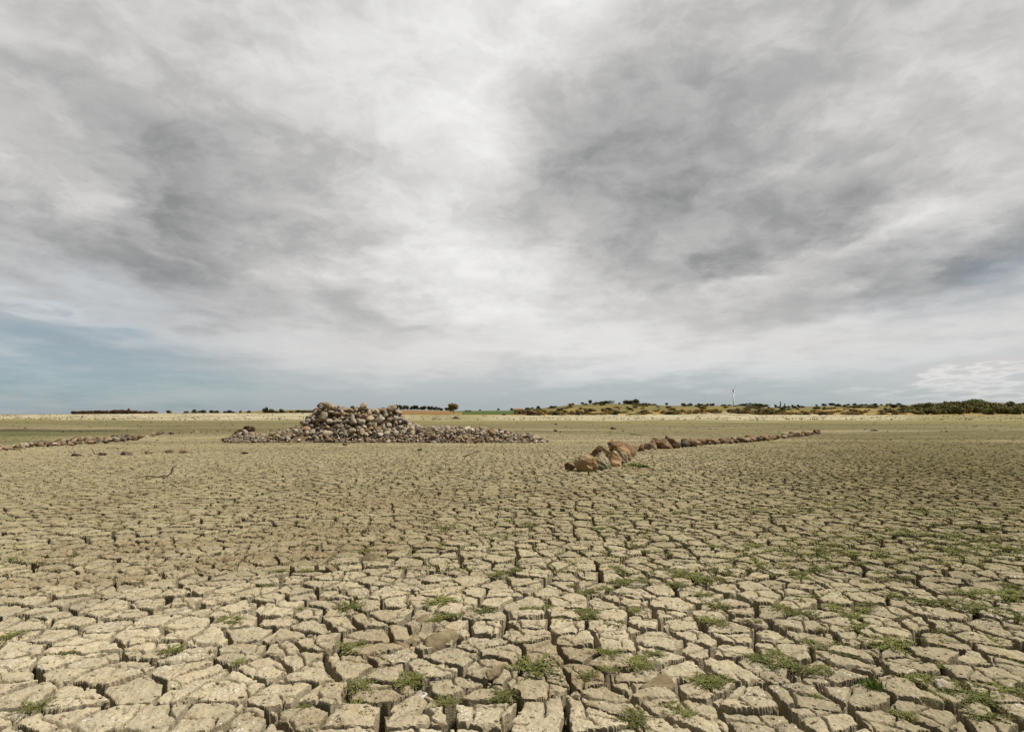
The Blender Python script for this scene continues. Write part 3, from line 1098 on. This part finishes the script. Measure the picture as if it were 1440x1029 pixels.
# ------------------------------------------------------------------ weeds
def weed_mesh(seed, n_stem=16, leaf=.085, up=.35, grass=False):
    g = random.Random(seed)
    vs, fs = [], []

    def quad(c, d, nrm, L, W):
        s = d.cross(nrm).normalized()
        k = len(vs)
        vs.extend([c - s * W * .25, c + d * L * .5 - s * W * .5 + nrm * L * .06, c + d * L, c + d * L * .5 + s * W * .5 + nrm * L * .06])
        fs.append((k, k + 1, k + 2, k + 3))
    if grass:
        for i in range(260):
            a, r = g.uniform(0, 6.28), min(abs(g.gauss(0, .36)), .75)
            c = Vector((math.cos(a) * r, math.sin(a) * r * .8, 0))
            d = Vector((g.gauss(0, .5) + math.cos(a) * .5, g.gauss(0, .5) + math.sin(a) * .5, 1)).normalized()
            quad(c, d, Vector((g.gauss(0, 1), g.gauss(0, 1), .2)).normalized(), g.uniform(.2, .5), .045)
        return vs, fs
    for i in range(n_stem):
        a = g.uniform(0, 6.28)
        L = g.uniform(.35, 1.05)
        p = Vector((g.gauss(0, .13), g.gauss(0, .13), .02))
        d = Vector((math.cos(a), math.sin(a), g.uniform(.05, up)))
        steps = int(L / .045)
        for s in range(steps):
            a += g.gauss(0, .18)
            d = Vector((math.cos(a), math.sin(a), d.z - .012)).normalized()
            p = p + d * .045
            p.z = max(p.z, .015)
            for e in range(2):
                la = a + g.choice((-1, 1)) * g.uniform(.5, 1.5)
                ld = Vector((math.cos(la), math.sin(la), g.uniform(-.1, .9))).normalized()
                quad(p.copy(), ld, Vector((g.gauss(0, .5), g.gauss(0, .5), 1)).normalized(), leaf * g.uniform(.6, 1.3), leaf * g.uniform(.45, .75))
        # stem as a thin strip
        k = len(vs)
    return vs, fs


WEEDS = [mesh_np('weed_tuft', *weed_mesh(10 + i, 34 + 5 * i, leaf=.085), M['weed'], smooth=False) for i in range(5)]
GRASS = [mesh_np('grass_tuft', *weed_mesh(40 + i, grass=True), M['grass'], smooth=False) for i in range(2)]

# photo column, row, width in px, kind, own label (None: shares its zone's label)
PLANTS = [
    (492, 854, 46, 0, 'leafy weed at the edge of a wide crack left of the collapsed hollow'),
    (622, 846, 50, 0, 'spreading weed just behind the collapsed hollow'), (628, 866, 38, 0, 'bright weed on the block directly behind the collapsed hollow'),
    (701, 781, 26, 0, None), (861, 798, 30, 0, None), (851, 828, 28, 0, None), (745, 856, 30, 0, None), (828, 865, 44, 0, 'yellowish weed along a block edge beyond the middle foreground'),
    (786, 866, 18, 0, None), (864, 877, 32, 0, None), (736, 900, 26, 0, None), (747, 940, 78, 0, 'largest weed patch, sprawling into a crack beside the tipped slab'),
    (707, 979, 46, 0, 'round weed on a block below the tipped narrow slab'), (855, 917, 40, 0, 'weed on a block up and left of the big dark weed'),
    (897, 933, 56, 0, 'big dark weed growing out of a wide crack behind the long tipped slab'), (857, 940, 32, 0, 'small bright weed on a block, left of the big dark weed'),
    (897, 1013, 56, 0, 'faded weed on the block at the bottom edge'), (951, 810, 26, 0, None), (705, 762, 18, 0, None),
    (659, 690, 18, 0, None), (855, 725, 20, 0, None), (592, 735, 16, 0, None), (615, 735, 16, 0, None),
    (985, 815, 50, 0, 'wide flat weed patch on a crack, right of centre'), (1150, 802, 32, 0, None), (1029, 808, 22, 0, None), (1270, 752, 36, 0, None),
    (1272, 812, 26, 0, None), (1260, 838, 40, 0, None), (1323, 850, 64, 0, 'left end of the long green weed band at right'), (1377, 856, 64, 0, 'weed in the middle of the long green band at right'),
    (1423, 867, 56, 0, 'weed at the right edge ending the long green band'), (1360, 835, 50, 0, 'weed topping the long green band'), (1410, 838, 60, 0, 'broad weed above the long green band at the right edge'),
    (1002, 873, 48, 0, 'weed over a block corner below the wide flat patch'), (1060, 873, 24, 0, None), (1127, 864, 46, 0, 'long weed on a crack between two flat blocks at right'),
    (1200, 867, 38, 0, 'round weed alone on top of a flat block'), (1218, 852, 34, 0, None), (1252, 906, 74, 0, 'big leafy weed across a crack in the right foreground'),
    (1177, 915, 58, 0, 'weed spreading left of the big leafy one in the right foreground'), (1206, 921, 36, 0, None), (1064, 925, 42, 0, 'left end of the arched weed clump'),
    (1098, 933, 54, 0, 'middle of the arched weed clump'), (1139, 944, 48, 0, 'right end of the arched weed clump at a crack'), (1006, 958, 52, 0, 'star shaped weed creeping over a block in the right foreground'),
    (1227, 966, 42, 1, 'bright green grass tuft on a block in the right foreground'), (1327, 888, 32, 0, None), (1330, 967, 54, 0, 'weed beside the pale crusted clod at lower right'),
    (1377, 982, 62, 0, 'straggling weed in the wide crack at lower right'), (1419, 958, 44, 0, None), (1427, 929, 44, 0, None), (1060, 767, 30, 0, None), (1043, 756, 24, 0, None),
    (1158, 777, 24, 0, None), (1331, 771, 32, 0, None), (1415, 771, 42, 0, None), (1110, 779, 20, 0, None), (1395, 905, 50, 0, None), (1340, 775, 30, 0, None), (1380, 742, 40, 0, None),
    (430, 802, 22, 0, 'small weed on a block beside the crumbled strip'), (375, 823, 24, 0, None), (421, 856, 20, 0, None), (94, 919, 28, 0, 'small weed on a pale block in the left foreground'),
    (52, 992, 54, 0, 'weed filling a crack near the lower left corner'), (427, 994, 28, 0, 'thin weed on a block edge in the lower left foreground'), (12, 894, 40, 0, 'weed at the left edge on a sunken block'),
    (373, 717, 14, 0, None), (204, 815, 18, 0, None), (102, 781, 18, 0, None),
    (890, 655, 20, 1, 'grass tuft on mud right of the near boulders'), (905, 657, 22, 1, 'second grass tuft right of the near boulders, on white flecked mud'), (873, 655, 14, 1, 'short grass tuft against the foot of the near boulders'),
]


def zone_label(px, py):
    if py < 740:
        return 'tiny green weed far out on the cracked mud'
    if px > 1000:
        return 'green weed among the cracked blocks at right'
    if px < 480:
        return 'sparse green weed among the cracked blocks at left'
    return 'small green weed among the cracked blocks of the middle ground'


def put_plant(px, py, w, kind, lab):
    x, y = on_ground(px, py)
    s = w / FPX * y * .56
    me = random.choice(GRASS if kind else WEEDS)
    o = link('grass_tuft' if kind else 'weed_tuft', me, (x, y, -.004), (0, 0, random.uniform(0, 6.28)), (s * 1.05, s * 1.05, s * (1.0 if kind else .8)))
    tag(o, lab or zone_label(px, py), 'grass' if kind else 'weed', 'grass tufts on the mud' if kind else 'green weeds in the cracks of the mud')


for t in PLANTS:
    put_plant(*t)
_co = np.empty(len(ground.data.vertices) * 3, np.float32)
ground.data.vertices.foreach_get('co', _co)
_co = _co.reshape(-1, 3)
CR = _co[(_co[:, 2] < -.05) & (_co[:, 1] > 2.4) & (_co[:, 1] < 28)]
CR_PX = CX + FPX * CR[:, 0] / CR[:, 1]
CR_ROW = HOR + FPX * CAM_H / CR[:, 1]
GRNG = np.random.default_rng(23)


def crack_points(n, row0, row1, left_share, bias):
    """n points down the cracks, thicker towards the right of the bed"""
    w = ((CR_ROW > row0) & (CR_ROW < row1) & (CR_PX > -30) & (CR_PX < 1470)) / CR[:, 1]
    w = w * (left_share + np.clip((CR_PX - 450) / 900, 0, 1.1) ** bias)
    w = w * (.25 + sstep(-.2, .6, perlin(CR[:, 0] / 1.5, CR[:, 1] / 1.5, 66)))
    return CR[GRNG.choice(len(CR), n, replace=False, p=w / w.sum())]


for n_, r0, r1, wmax in ((110, 690, 820, 22), (104, 735, 1010, 40)):
    for p_ in crack_points(n_, r0, r1, .12, 1.3):
        row_ = HOR + FPX * CAM_H / p_[1]
        put_plant(CX + FPX * p_[0] / p_[1], row_, random.uniform(.35, 1) * wmax * (row_ - 560) / 250, 0, None)


# ------------------------------------------------------------------ crumbs of mud on the plates
def crumbs():
    g = np.random.default_rng(3)
    co = np.empty(len(ground.data.vertices) * 3, np.float32)
    ground.data.vertices.foreach_get('co', co)
    co = co.reshape(-1, 3)
    ok = np.where((co[:, 1] > 2.2) & (co[:, 1] < 9) & (np.abs(co[:, 0]) < co[:, 1] * 1.0) & (co[:, 2] > -.03))[0]
    pickd = g.choice(ok, 7000, replace=False)
    v0, f0 = ICO[2][0], np.array(ICO[2][1])
    bm = bmesh.new()
    bmesh.ops.create_icosphere(bm, subdivisions=1, radius=1)
    v0 = np.array([w.co[:] for w in bm.verts])
    f0 = np.array([[w.index for w in fc.verts] for fc in bm.faces])
    bm.free()
    n = len(pickd)
    r = .003 + .011 * g.random(n) ** 3
    V = v0[None] * (1 + .35 * g.normal(size=(n, len(v0), 1))) * r[:, None, None] * np.array([1, .8, .65])
    V = V + (co[pickd] + np.array([0, 0, .002]))[:, None, :]
    F = f0[None] + (np.arange(n) * len(v0))[:, None, None]
    o = link('mud_crumbs', mesh_np('mud_crumbs', V.reshape(-1, 3), F.reshape(-1, 3), M['crumb'], smooth=False))
    tag(o, 'loose crumbs of dried mud strewn over the near plates', kind='stuff')


crumbs()


def ground_weeds():
    # seedlings too many and too small to count, out on the cracked bed
    g = random.Random(9)
    vs, fs = [], []
    for p_ in crack_points(2400, 645, 800, .12, 1.4):
        x, y = float(p_[0]), float(p_[1])
        s = g.uniform(.025, .075)
        for k in range(12):
            a = g.uniform(0, 6.28)
            r = g.random() * s
            c = Vector((x + math.cos(a) * r, y + math.sin(a) * r, g.uniform(-.01, .02)))
            d = Vector((math.cos(a), math.sin(a), g.uniform(.1, .9))) * s * .35
            q = Vector((-math.sin(a), math.cos(a), 0)) * s * .13
            n = len(vs)
            vs += [c, c + d * .5 - q, c + d, c + d * .5 + q]
            fs.append((n, n + 1, n + 2, n + 3))
    tag(link('green_seedlings', mesh_np('green_seedlings', vs, fs, M['weed'], smooth=False)), 'tiny green seedlings sprinkled over the cracked mud, thickest at right', kind='stuff')


ground_weeds()


# ------------------------------------------------------------------ trees, shrubs
def crown_mesh(name, mat, seed, n, dims, leaf, mode='round', base=0.0):
    """leaf clumps spread through a crown volume; unit height 1"""
    g = random.Random(seed)
    vs, fs = [], []
    lobes = []
    for i in range(9):
        a = g.uniform(0, 6.28)
        if mode == 'cypress':
            h = g.uniform(.1, .95)
            lobes.append((0, 0, h, .13 * (1 - abs(h - .4) * .9), .14))
        elif mode == 'umbrella':
            r = g.uniform(0, .42)
            lobes.append((math.cos(a) * r, math.sin(a) * r, g.uniform(.42, .82) - r * .45, g.uniform(.18, .28), g.uniform(.14, .22)))
        elif mode == 'bush':
            r = g.uniform(0, .45)
            lobes.append((math.cos(a) * r, math.sin(a) * r, g.uniform(.2, .62) - r * .3, g.uniform(.2, .32), g.uniform(.2, .36)))
        else:
            r = g.uniform(0, .28)
            lobes.append((math.cos(a) * r, math.sin(a) * r, g.uniform(.28, .80) - r * .3, g.uniform(.19, .29), g.uniform(.15, .24)))
    for i in range(n):
        lx, ly, lz, lr, lh = g.choice(lobes)
        d = Vector((g.gauss(0, 1), g.gauss(0, 1), g.gauss(0, 1))).normalized() * (g.random() ** .4)
        c = Vector((lx + d.x * lr, ly + d.y * lr, max(lz + d.z * lh, .02 + base)))
        nrm = (d + Vector((g.gauss(0, .6), g.gauss(0, .6), g.gauss(0, .6)))).normalized()
        s = nrm.orthogonal().normalized()
        u = nrm.cross(s)
        L = leaf * g.uniform(.5, 1.3)
        k = len(vs)
        vs += [c - s * L - u * L * .4, c + s * L * .7 - u * L * .6, c + s * L + u * L * .5, c - s * L * .6 + u * L * .7]
        fs.append((k, k + 1, k + 2, k + 3))
    vs = [Vector((v.x * dims[0], v.y * dims[1], v.z * dims[2])) for v in vs]
    return mesh_np(name, vs, fs, mat, smooth=False)


def trunk_mesh(name, seed, top=.6, r=.035, stems=1):
    g = random.Random(seed)
    vs, fs = [], []
    for s in range(stems):
        a = g.uniform(0, 6.28)
        lean = .25 if stems > 1 else .04
        path = [(0, 0, -.05), (math.cos(a) * lean * .3, math.sin(a) * lean * .3, top * .4), (math.cos(a) * lean, math.sin(a) * lean, top)]
        v, f = tube(path, [r, r * .75, r * .4], off=len(vs))
        vs += v
        fs += f
    if stems == 1:
        for k in range(5):
            a = g.uniform(0, 6.28)
            h = g.uniform(.45, .9) * top
            v, f = tube([(0, 0, h), (math.cos(a) * .12, math.sin(a) * .12, h + .1), (math.cos(a) * .24, math.sin(a) * .24, h + .24)], [r * .45, r * .3, r * .12], seg=5, off=len(vs))
            vs += v
            fs += f
    return mesh_np(name, vs, fs, M['bark'])


KIND = {}


def kinddef(key, mat, mode, n, dims, leaf, stems=1, variants=3, top=.6, r=.03):
    KIND[key] = [(crown_mesh('crown', mat, hash((mode, i)) % 999 if False else 31 * i + len(KIND) * 7, n, dims, leaf, mode), trunk_mesh('trunk', 5 + i, top, r, stems)) for i in range(variants)]


kinddef('round', M['tree'], 'round', 1100, (1.15, 1.15, 1.05), .055)
kinddef('lone', M['tree_b'], 'round', 2200, (1.35, 1.35, 1.08), .045, variants=1)
kinddef('umbrella', M['tree'], 'bush', 1400, (1.2, 1.2, 1.08), .055)
kinddef('cypress', M['tree'], 'cypress', 900, (1.3, 1.3, 1.05), .05, top=.8)
kinddef('wood', M['tree_b'], 'bush', 1300, (1.25, 1.25, 1.1), .055, variants=5)
kinddef('bush', M['tree'], 'bush', 700, (1.25, 1.25, 1.1), .065, 4, top=.5, r=.02)
kinddef('brush', M['brush'], 'bush', 700, (1.25, 1.25, 1.1), .065, 4, top=.5, r=.02)
kinddef('golden', M['golden'], 'bush', 600, (1.35, 1.35, 1.0), .06, 4, top=.5, r=.02)
kinddef('red', M['redbrush'], 'bush', 700, (1.25, 1.25, 1.1), .065, 4, top=.5, r=.02)


def plant_tree(kind, px, depth, ytop, ybase=None, wid=None, name='tree', label='', cat='tree', group=None, sink=.0):
    """a tree whose top reaches photo row ytop; it stands on the terrain"""
    x = at_depth(px, depth)
    z = gz(x, depth)
    ztop = CAM_H + (HOR - ytop) / FPX * depth
    h = max(ztop - z, .5)
    cr, tr = random.choice(KIND[kind])
    o = bpy.data.objects.new(name, None)
    COL.objects.link(o)
    o.empty_display_size = .2
    o.location = (x, depth, z - sink)
    w = h if wid is None else wid / FPX * depth / 1.1
    o.scale = (w, w, h)
    o.rotation_euler = (0, 0, random.uniform(0, 6.28))
    tag(o, label, cat, group)
    link('trunk' if kind in ('round', 'lone', 'umbrella', 'cypress', 'wood') else 'stem', tr, parent=o)
    link('crown' if kind in ('round', 'lone', 'umbrella', 'cypress', 'wood') else 'foliage', cr, parent=o)
    return o


# the lone round tree and the outstanding ones
plant_tree('lone', 638, 420, 566.5, wid=17, label='lone round dark green tree standing right of the ploughed field')
plant_tree('round', 830, 830, 561.5, wid=7, label='pointed dark tree on the ridge left of the domed ridge tree')
plant_tree('umbrella', 850, 850, 561.5, wid=20, label='low spreading tree on the ridge between the pointed and the domed tree')
plant_tree('umbrella', 888, 800, 558.5, wid=18, label='tall domed tree behind the stone ruin on the ridge')
plant_tree('umbrella', 1065, 780, 564.5, wid=22, label='broad domed tree right of the wind turbine')
plant_tree('round', 1046, 800, 567.5, wid=14, label='small round tree between the turbine and the broad domed tree')
plant_tree('cypress', 1090, 820, 565.5, wid=4, label='single slim cypress left of the cypress pair')
plant_tree('cypress', 1098, 820, 564.5, wid=5, label='left cypress of the pair on the low ridge')
plant_tree('cypress', 1104, 820, 564.5, wid=5, label='right cypress of the pair on the low ridge')
plant_tree('round', 1170, 830, 566, wid=11, label='dark tree alone on the golden ridge right of the cypresses')
plant_tree('round', 1257, 560, 569, wid=16, label='round green tree standing at the left end of the wood')
plant_tree('wood', 1370, 620, 559.5, wid=26, label='tallest tree rising from the middle of the wood')

G1 = 'trees of the dark line above the ploughed field'
for i in range(17):
    px = 553 + i * 4.9 + random.uniform(-1.2, 1.2)
    plant_tree('round', px, 830 + random.uniform(-20, 20), np.interp(px, [553, 575, 600, 632], [568.5, 570, 571, 573.5]) + random.uniform(-1, 1), wid=random.uniform(7, 10),
               label='dark rounded tree in the line above the ploughed field', group=G1)
G2 = 'trees of the wood at right'
for i in range(84):
    px = random.uniform(1266, 1450)
    d = random.uniform(340, 640)
    top = np.interp(px, [1265, 1290, 1310, 1340, 1370, 1400, 1445], [573, 567.5, 565, 563, 561, 563.5, 565]) + np.interp(d, [340, 600], [8, 0]) + random.uniform(-1.5, 1.5)
    plant_tree('wood', px, d, top, wid=random.uniform(12, 20), label='olive green tree in the dense wood at right', group=G2)
for px, d, top, w in [(1196, 620, 570, 15), (1207, 600, 569, 14), (1216, 610, 570.5, 12), (1185, 640, 573, 10)]:
    plant_tree('wood', px, d, top, wid=w, label='green tree in the clump left of the wood', group='trees of the clump left of the wood')
G3 = 'small trees along the ridge'
for i in range(46):
    px = random.choice((random.uniform(655, 830), random.uniform(905, 1045), random.uniform(1075, 1270), random.uniform(960, 1240)))
    d = random.uniform(800, 880)
    base = np.interp(px, RIDGE_PX, RIDGE_Y)
    side = 'between the crop field and the ruin' if px < 880 else 'between the ruin and the cypresses' if px < 1095 else 'between the cypresses and the wood'
    plant_tree('round', px, d, base - random.uniform(2.2, 4.8), wid=random.uniform(4, 8), label='small dark tree on the ridge ' + side, group=G3)
G4 = 'shrubs on the hill slope'
for i in range(170):
    px = random.uniform(735, 1275)
    d = random.uniform(430, 800)
    x = at_depth(px, d)
    yb = HOR - (gz(x, d) - CAM_H) / d * FPX
    side = 'left of the ruin' if px < 880 else 'between the ruin and the cypresses' if px < 1095 else 'right of the cypresses'
    k = pick(dict(bush=.5, brush=.3, golden=.2))
    plant_tree(k, px, d, yb - random.uniform(1.8, 4.0), wid=random.uniform(3, 9), name='shrub', label=dict(bush='dark green', brush='brown green', golden='golden')[k] + ' shrub on the hill slope ' + side, cat='shrub', group=G4)
G5 = 'dry shrubs along the shore'
for i in range(170):
    px = random.uniform(752, 1262)
    d = random.uniform(315, 470)
    x = at_depth(px, d)
    yb = HOR - (gz(x, d) - CAM_H) / d * FPX
    k = pick(dict(golden=.62 if px < 960 else .45, brush=.38, bush=.12))
    cn = dict(golden='golden dry', brush='brown green', bush='dark green')[k]
    side = 'left of the ruin' if px < 880 else 'between the ruin and the broad domed tree' if px < 1070 else 'right of the broad domed tree'
    plant_tree(k, px, d, yb - random.uniform(2, 5.5), wid=random.uniform(5, 14), name='bush', label=cn + ' bush on the sandy shore ' + side, cat='bush', group=G5)
for px, top, w, k, lab in [(744, 575.5, 26, 'red', 'wide brown bush right of the stone hut'), (812, 578, 7, 'bush', 'small dark bush on pale sand below the left hill'),
                           (866, 576.5, 9, 'bush', 'round dark bush alone on sand below the ruin'), (945, 577, 22, 'brush', 'wide olive bush on the sand right of the ruin'),
                           (1076, 573, 26, 'brush', 'tall olive bush below the broad domed tree'), (709, 581, 5, 'red', 'tiny brown bush on the sand left of the stone hut')]:
    plant_tree(k, px, 310, top, wid=w, name='shrub', label=lab, cat='shrub')
G6 = 'red brown shrubs of the hedge at left'
for i in range(34):
    px = 103 + i * 2.85 + random.uniform(-1, 1)
    plant_tree('red', px, 330 + random.uniform(-6, 6), np.interp(px, [103, 150, 165, 182, 198], [576.5, 575.8, 574.6, 575.2, 577]) + random.uniform(-.6, .6), wid=random.uniform(5, 8), name='shrub',
               label='reddish brown shrub in the long hedge on the left skyline', cat='shrub', group=G6)
plant_tree('red', 181, 325, 571.5, wid=6, name='shrub', label='tall brown shrub sticking up from the hedge on the left skyline', cat='shrub')
G7 = 'shrubs along the left skyline'
for px, top, w, k in [(205, 576.5, 8, 'red'), (212, 576, 9, 'red'), (219, 577.5, 6, 'brush'), (237, 576, 8, 'bush'), (262, 577, 6, 'brush'), (273, 574.5, 7, 'bush'), (285, 575.5, 9, 'bush'), (297, 575, 8, 'red'),
                      (305, 576, 9, 'bush'), (322, 575.5, 11, 'bush'), (316, 577, 5, 'red'), (338, 576, 5, 'golden'), (350, 576, 5, 'red'), (374, 571, 7, 'bush'), (374, 577, 7, 'bush'), (381, 573, 9, 'red'), (386, 577, 10, 'bush'),
                      (396, 574, 8, 'brush'), (398, 577, 9, 'red'), (408, 575.5, 7, 'golden'), (419, 575.5, 10, 'bush'), (428, 576, 10, 'bush'), (436, 576, 8, 'bush'), (444, 575.5, 10, 'bush'), (452, 576, 9, 'brush')]:
    cn = dict(golden='golden', brush='olive', bush='dark green', red='reddish brown')[k]
    side = 'between the hedge and the outlying mound' if px < 345 else 'just left of the tall stone heap'
    plant_tree(k, px, 318 + random.uniform(-5, 5), top, wid=w, name='shrub', label=cn + ' shrub on the left skyline ' + side, cat='shrub', group=G7)
x, y = on_ground(348, 619)
o = bpy.data.objects.new('shrub', None)
COL.objects.link(o)
o.location = (at_depth(348, 34.6), 34.6, .42)
o.scale = (.75, .6, .55)
tag(o, 'dry reddish brush on top of the outlying stone mound', 'shrub')
link('stem', KIND['red'][0][1], parent=o)
link('foliage', KIND['red'][0][0], parent=o)


# ------------------------------------------------------------------ uncountable weeds on the far sand and flats
def scatter_weeds():
    g = random.Random(5)
    vs, fs = [], []
    for i in range(4600):
        if g.random() < .72:
            d = g.uniform(150, 300)
            px = g.uniform(-40, 1480)
            s = g.uniform(.10, .34)
            if perlin(np.array([px / 30.0]), np.array([d / 9.0]), 77)[0] < .02:
                continue
            if 640 < px < 760 and g.random() < .5:
                continue
        else:
            d = 50 + 100 * g.random()
            px = g.uniform(-40, 1480)
            s = g.uniform(.04, .12)
        x = at_depth(px, d)
        z = gz(x, d)
        for k in range(5):
            a = g.uniform(0, 6.28)
            t = Vector((math.cos(a), math.sin(a), g.uniform(.5, 1.3))) * s
            q = Vector((-math.sin(a), math.cos(a), 0)) * s * .3
            c = Vector((x + g.gauss(0, s * .4), d + g.gauss(0, s * .4), z - .02))
            n = len(vs)
            vs += [c - q, c + q, c + t + q * .6, c + t - q * .6]
            fs.append((n, n + 1, n + 2, n + 3))
    tag(link('dry_weeds', mesh_np('dry_weeds', vs, fs, M['dryweed'], smooth=False)), 'low dry weeds dotting the far flat and sandy shore', kind='stuff')


scatter_weeds()


# ------------------------------------------------------------------ buildings
def ruin(px, depth, wpx, hpx, label, openings, name='stone_ruin', roof=False):
    x = at_depth(px, depth)
    z = gz(x, depth)
    k = depth / FPX
    w, h, dp, t = wpx * k, hpx * k, wpx * k * .6, .5
    root = bpy.data.objects.new(name, None)
    COL.objects.link(root)
    root.location = (x, depth, z - .3)
    tag(root, label, 'ruin' if not roof else 'hut')

    def wall(x0, y0, x1, y1, holes, seed):
        """a wall of broken height with real openings, built from vertical strips"""
        g = random.Random(seed)
        L = math.hypot(x1 - x0, y1 - y0)
        d = Vector((x1 - x0, y1 - y0, 0)) / L
        nn = Vector((-d.y, d.x, 0)) * t * .5
        cuts = sorted(set([0, L] + [c * L for hl in holes for c in hl[:2]] + [L * i / 7 for i in range(1, 7)]))
        bm = bmesh.new()
        for a, b_ in zip(cuts[:-1], cuts[1:]):
            if b_ - a < 1e-3:
                continue
            mid = (a + b_) / 2 / L
            top = h * (1.0 if roof else g.uniform(.84, 1.04))
            spans = [(0, top)]
            for (h0, h1, s0, s1) in holes:
                if h0 <= mid <= h1:
                    spans = [(0, h * s0), (h * s1, top)]
            for s0, s1 in spans:
                if s1 - s0 < .05:
                    continue
                p0 = Vector((x0, y0, 0)) + d * a
                p1 = Vector((x0, y0, 0)) + d * b_
                q = [p0 - nn, p1 - nn, p1 + nn, p0 + nn]
                lo = [bm.verts.new(v + Vector((0, 0, s0))) for v in q]
                hi = [bm.verts.new(v + Vector((0, 0, s1))) for v in q]
                bm.faces.new(lo[::-1])
                bm.faces.new(hi)
                for i in range(4):
                    bm.faces.new((lo[i], lo[(i + 1) % 4], hi[(i + 1) % 4], hi[i]))
        me = bpy.data.meshes.new('wall')
        bm.to_mesh(me)
        bm.free()
        me.materials.append(M['wall'])
        link('wall', me, parent=root)
    wall(-w / 2, 0, w / 2, 0, openings, 1)
    wall(-w / 2 + t / 2, t / 2, -w / 2 + t / 2, dp, [], 2)
    wall(w / 2 - t / 2, t / 2, w / 2 - t / 2, dp, [], 3)
    wall(-w / 2, dp + t / 2, w / 2, dp + t / 2, [], 4)
    if roof:
        v = [(-w * .55, -.5, h), (w * .55, -.5, h), (w * .55, dp + .9, h + .9), (-w * .55, dp + .9, h + .9)]
        v += [(a, b_, c + .3) for a, b_, c in v]
        f = [(3, 2, 1, 0), (4, 5, 6, 7), (0, 1, 5, 4), (1, 2, 6, 5), (2, 3, 7, 6), (3, 0, 4, 7)]
        link('roof', mesh_np('roof', v, f, M['plough'], smooth=False), parent=root)
    return root


ruin(899.5, 640, 16, 5.2, 'roofless stone ruin with dark openings below the tall domed tree', [(.16, .30, .0, .80), (.44, .58, .25, .78), (.74, .86, .0, .8)])
ruin(729, 400, 13, 6.5, 'small stone hut between the crop field and the wide brown bush', [(.55, .7, 0, .7)], name='stone_hut', roof=True)
ruin(1057, 600, 12, 5.0, 'low broken stone building among shrubs below the broad domed tree', [(.3, .45, 0, .7)])
ruin(658, 640, 9, 2.6, 'tiny pale stone wall at the left edge of the crop field', [])


# ------------------------------------------------------------------ wind turbine
def turbine():
    d = 2500.0
    x = at_depth(1032, d)
    z = -1.0
    k = d / FPX
    H = CAM_H + (HOR - 549) * k - z
    root = bpy.data.objects.new('wind_turbine', None)
    COL.objects.link(root)
    root.location = (x, d, z)
    root.rotation_euler = (0, 0, R(62))
    tag(root, 'white wind turbine far behind the ridge', 'wind turbine')
    v, f = tube([(0, 0, 0), (0, 0, H * .5), (0, 0, H)], [3.4, 2.9, 2.2], seg=16)
    link('tower', mesh_np('tower', v, f, M['white']), parent=root)
    v, f = tube([(0, 5, H + 1.5), (0, 3, H + 1.6), (0, -4, H + 1.6), (0, -6, H + 1.5)], [1.2, 2.2, 2.2, 1.6], seg=10)
    link('nacelle', mesh_np('nacelle', v, f, M['white']), parent=root)
    hub, hf = tube([(0, -6.1, H + 1.5), (0, -7.2, H + 1.5), (0, -8.6, H + 1.5)], [1.7, 1.7, .3], seg=12)
    hb = link('rotor_hub', mesh_np('rotor_hub', hub, hf, M['white']), parent=root)
    for i in range(3):
        a = R(4 + 120 * i)
        path = []
        vs, fs = [], []
        for j, (t, c) in enumerate([(1.2, 1.0), (4, 2.0), (10, 1.7), (18, 1.1), (24, .5), (26, .15)]):
            for (u, w) in ((-c, 0), (0, .35), (c, 0), (0, -.35)):
                px_, pz_ = math.sin(a) * t + math.cos(a) * u, math.cos(a) * t - math.sin(a) * u
                vs.append((px_, -7.2 + w * c + u * .35, H + 1.5 + pz_))
        for j in range(5):
            for q in range(4):
                fs.append((j * 4 + q, j * 4 + (q + 1) % 4, j * 4 + 4 + (q + 1) % 4, j * 4 + 4 + q))
        fs += [(0, 1, 2, 3), (23, 22, 21, 20)]
        link('rotor_blade', mesh_np('rotor_blade', vs, fs, M['white']), parent=root)


turbine()
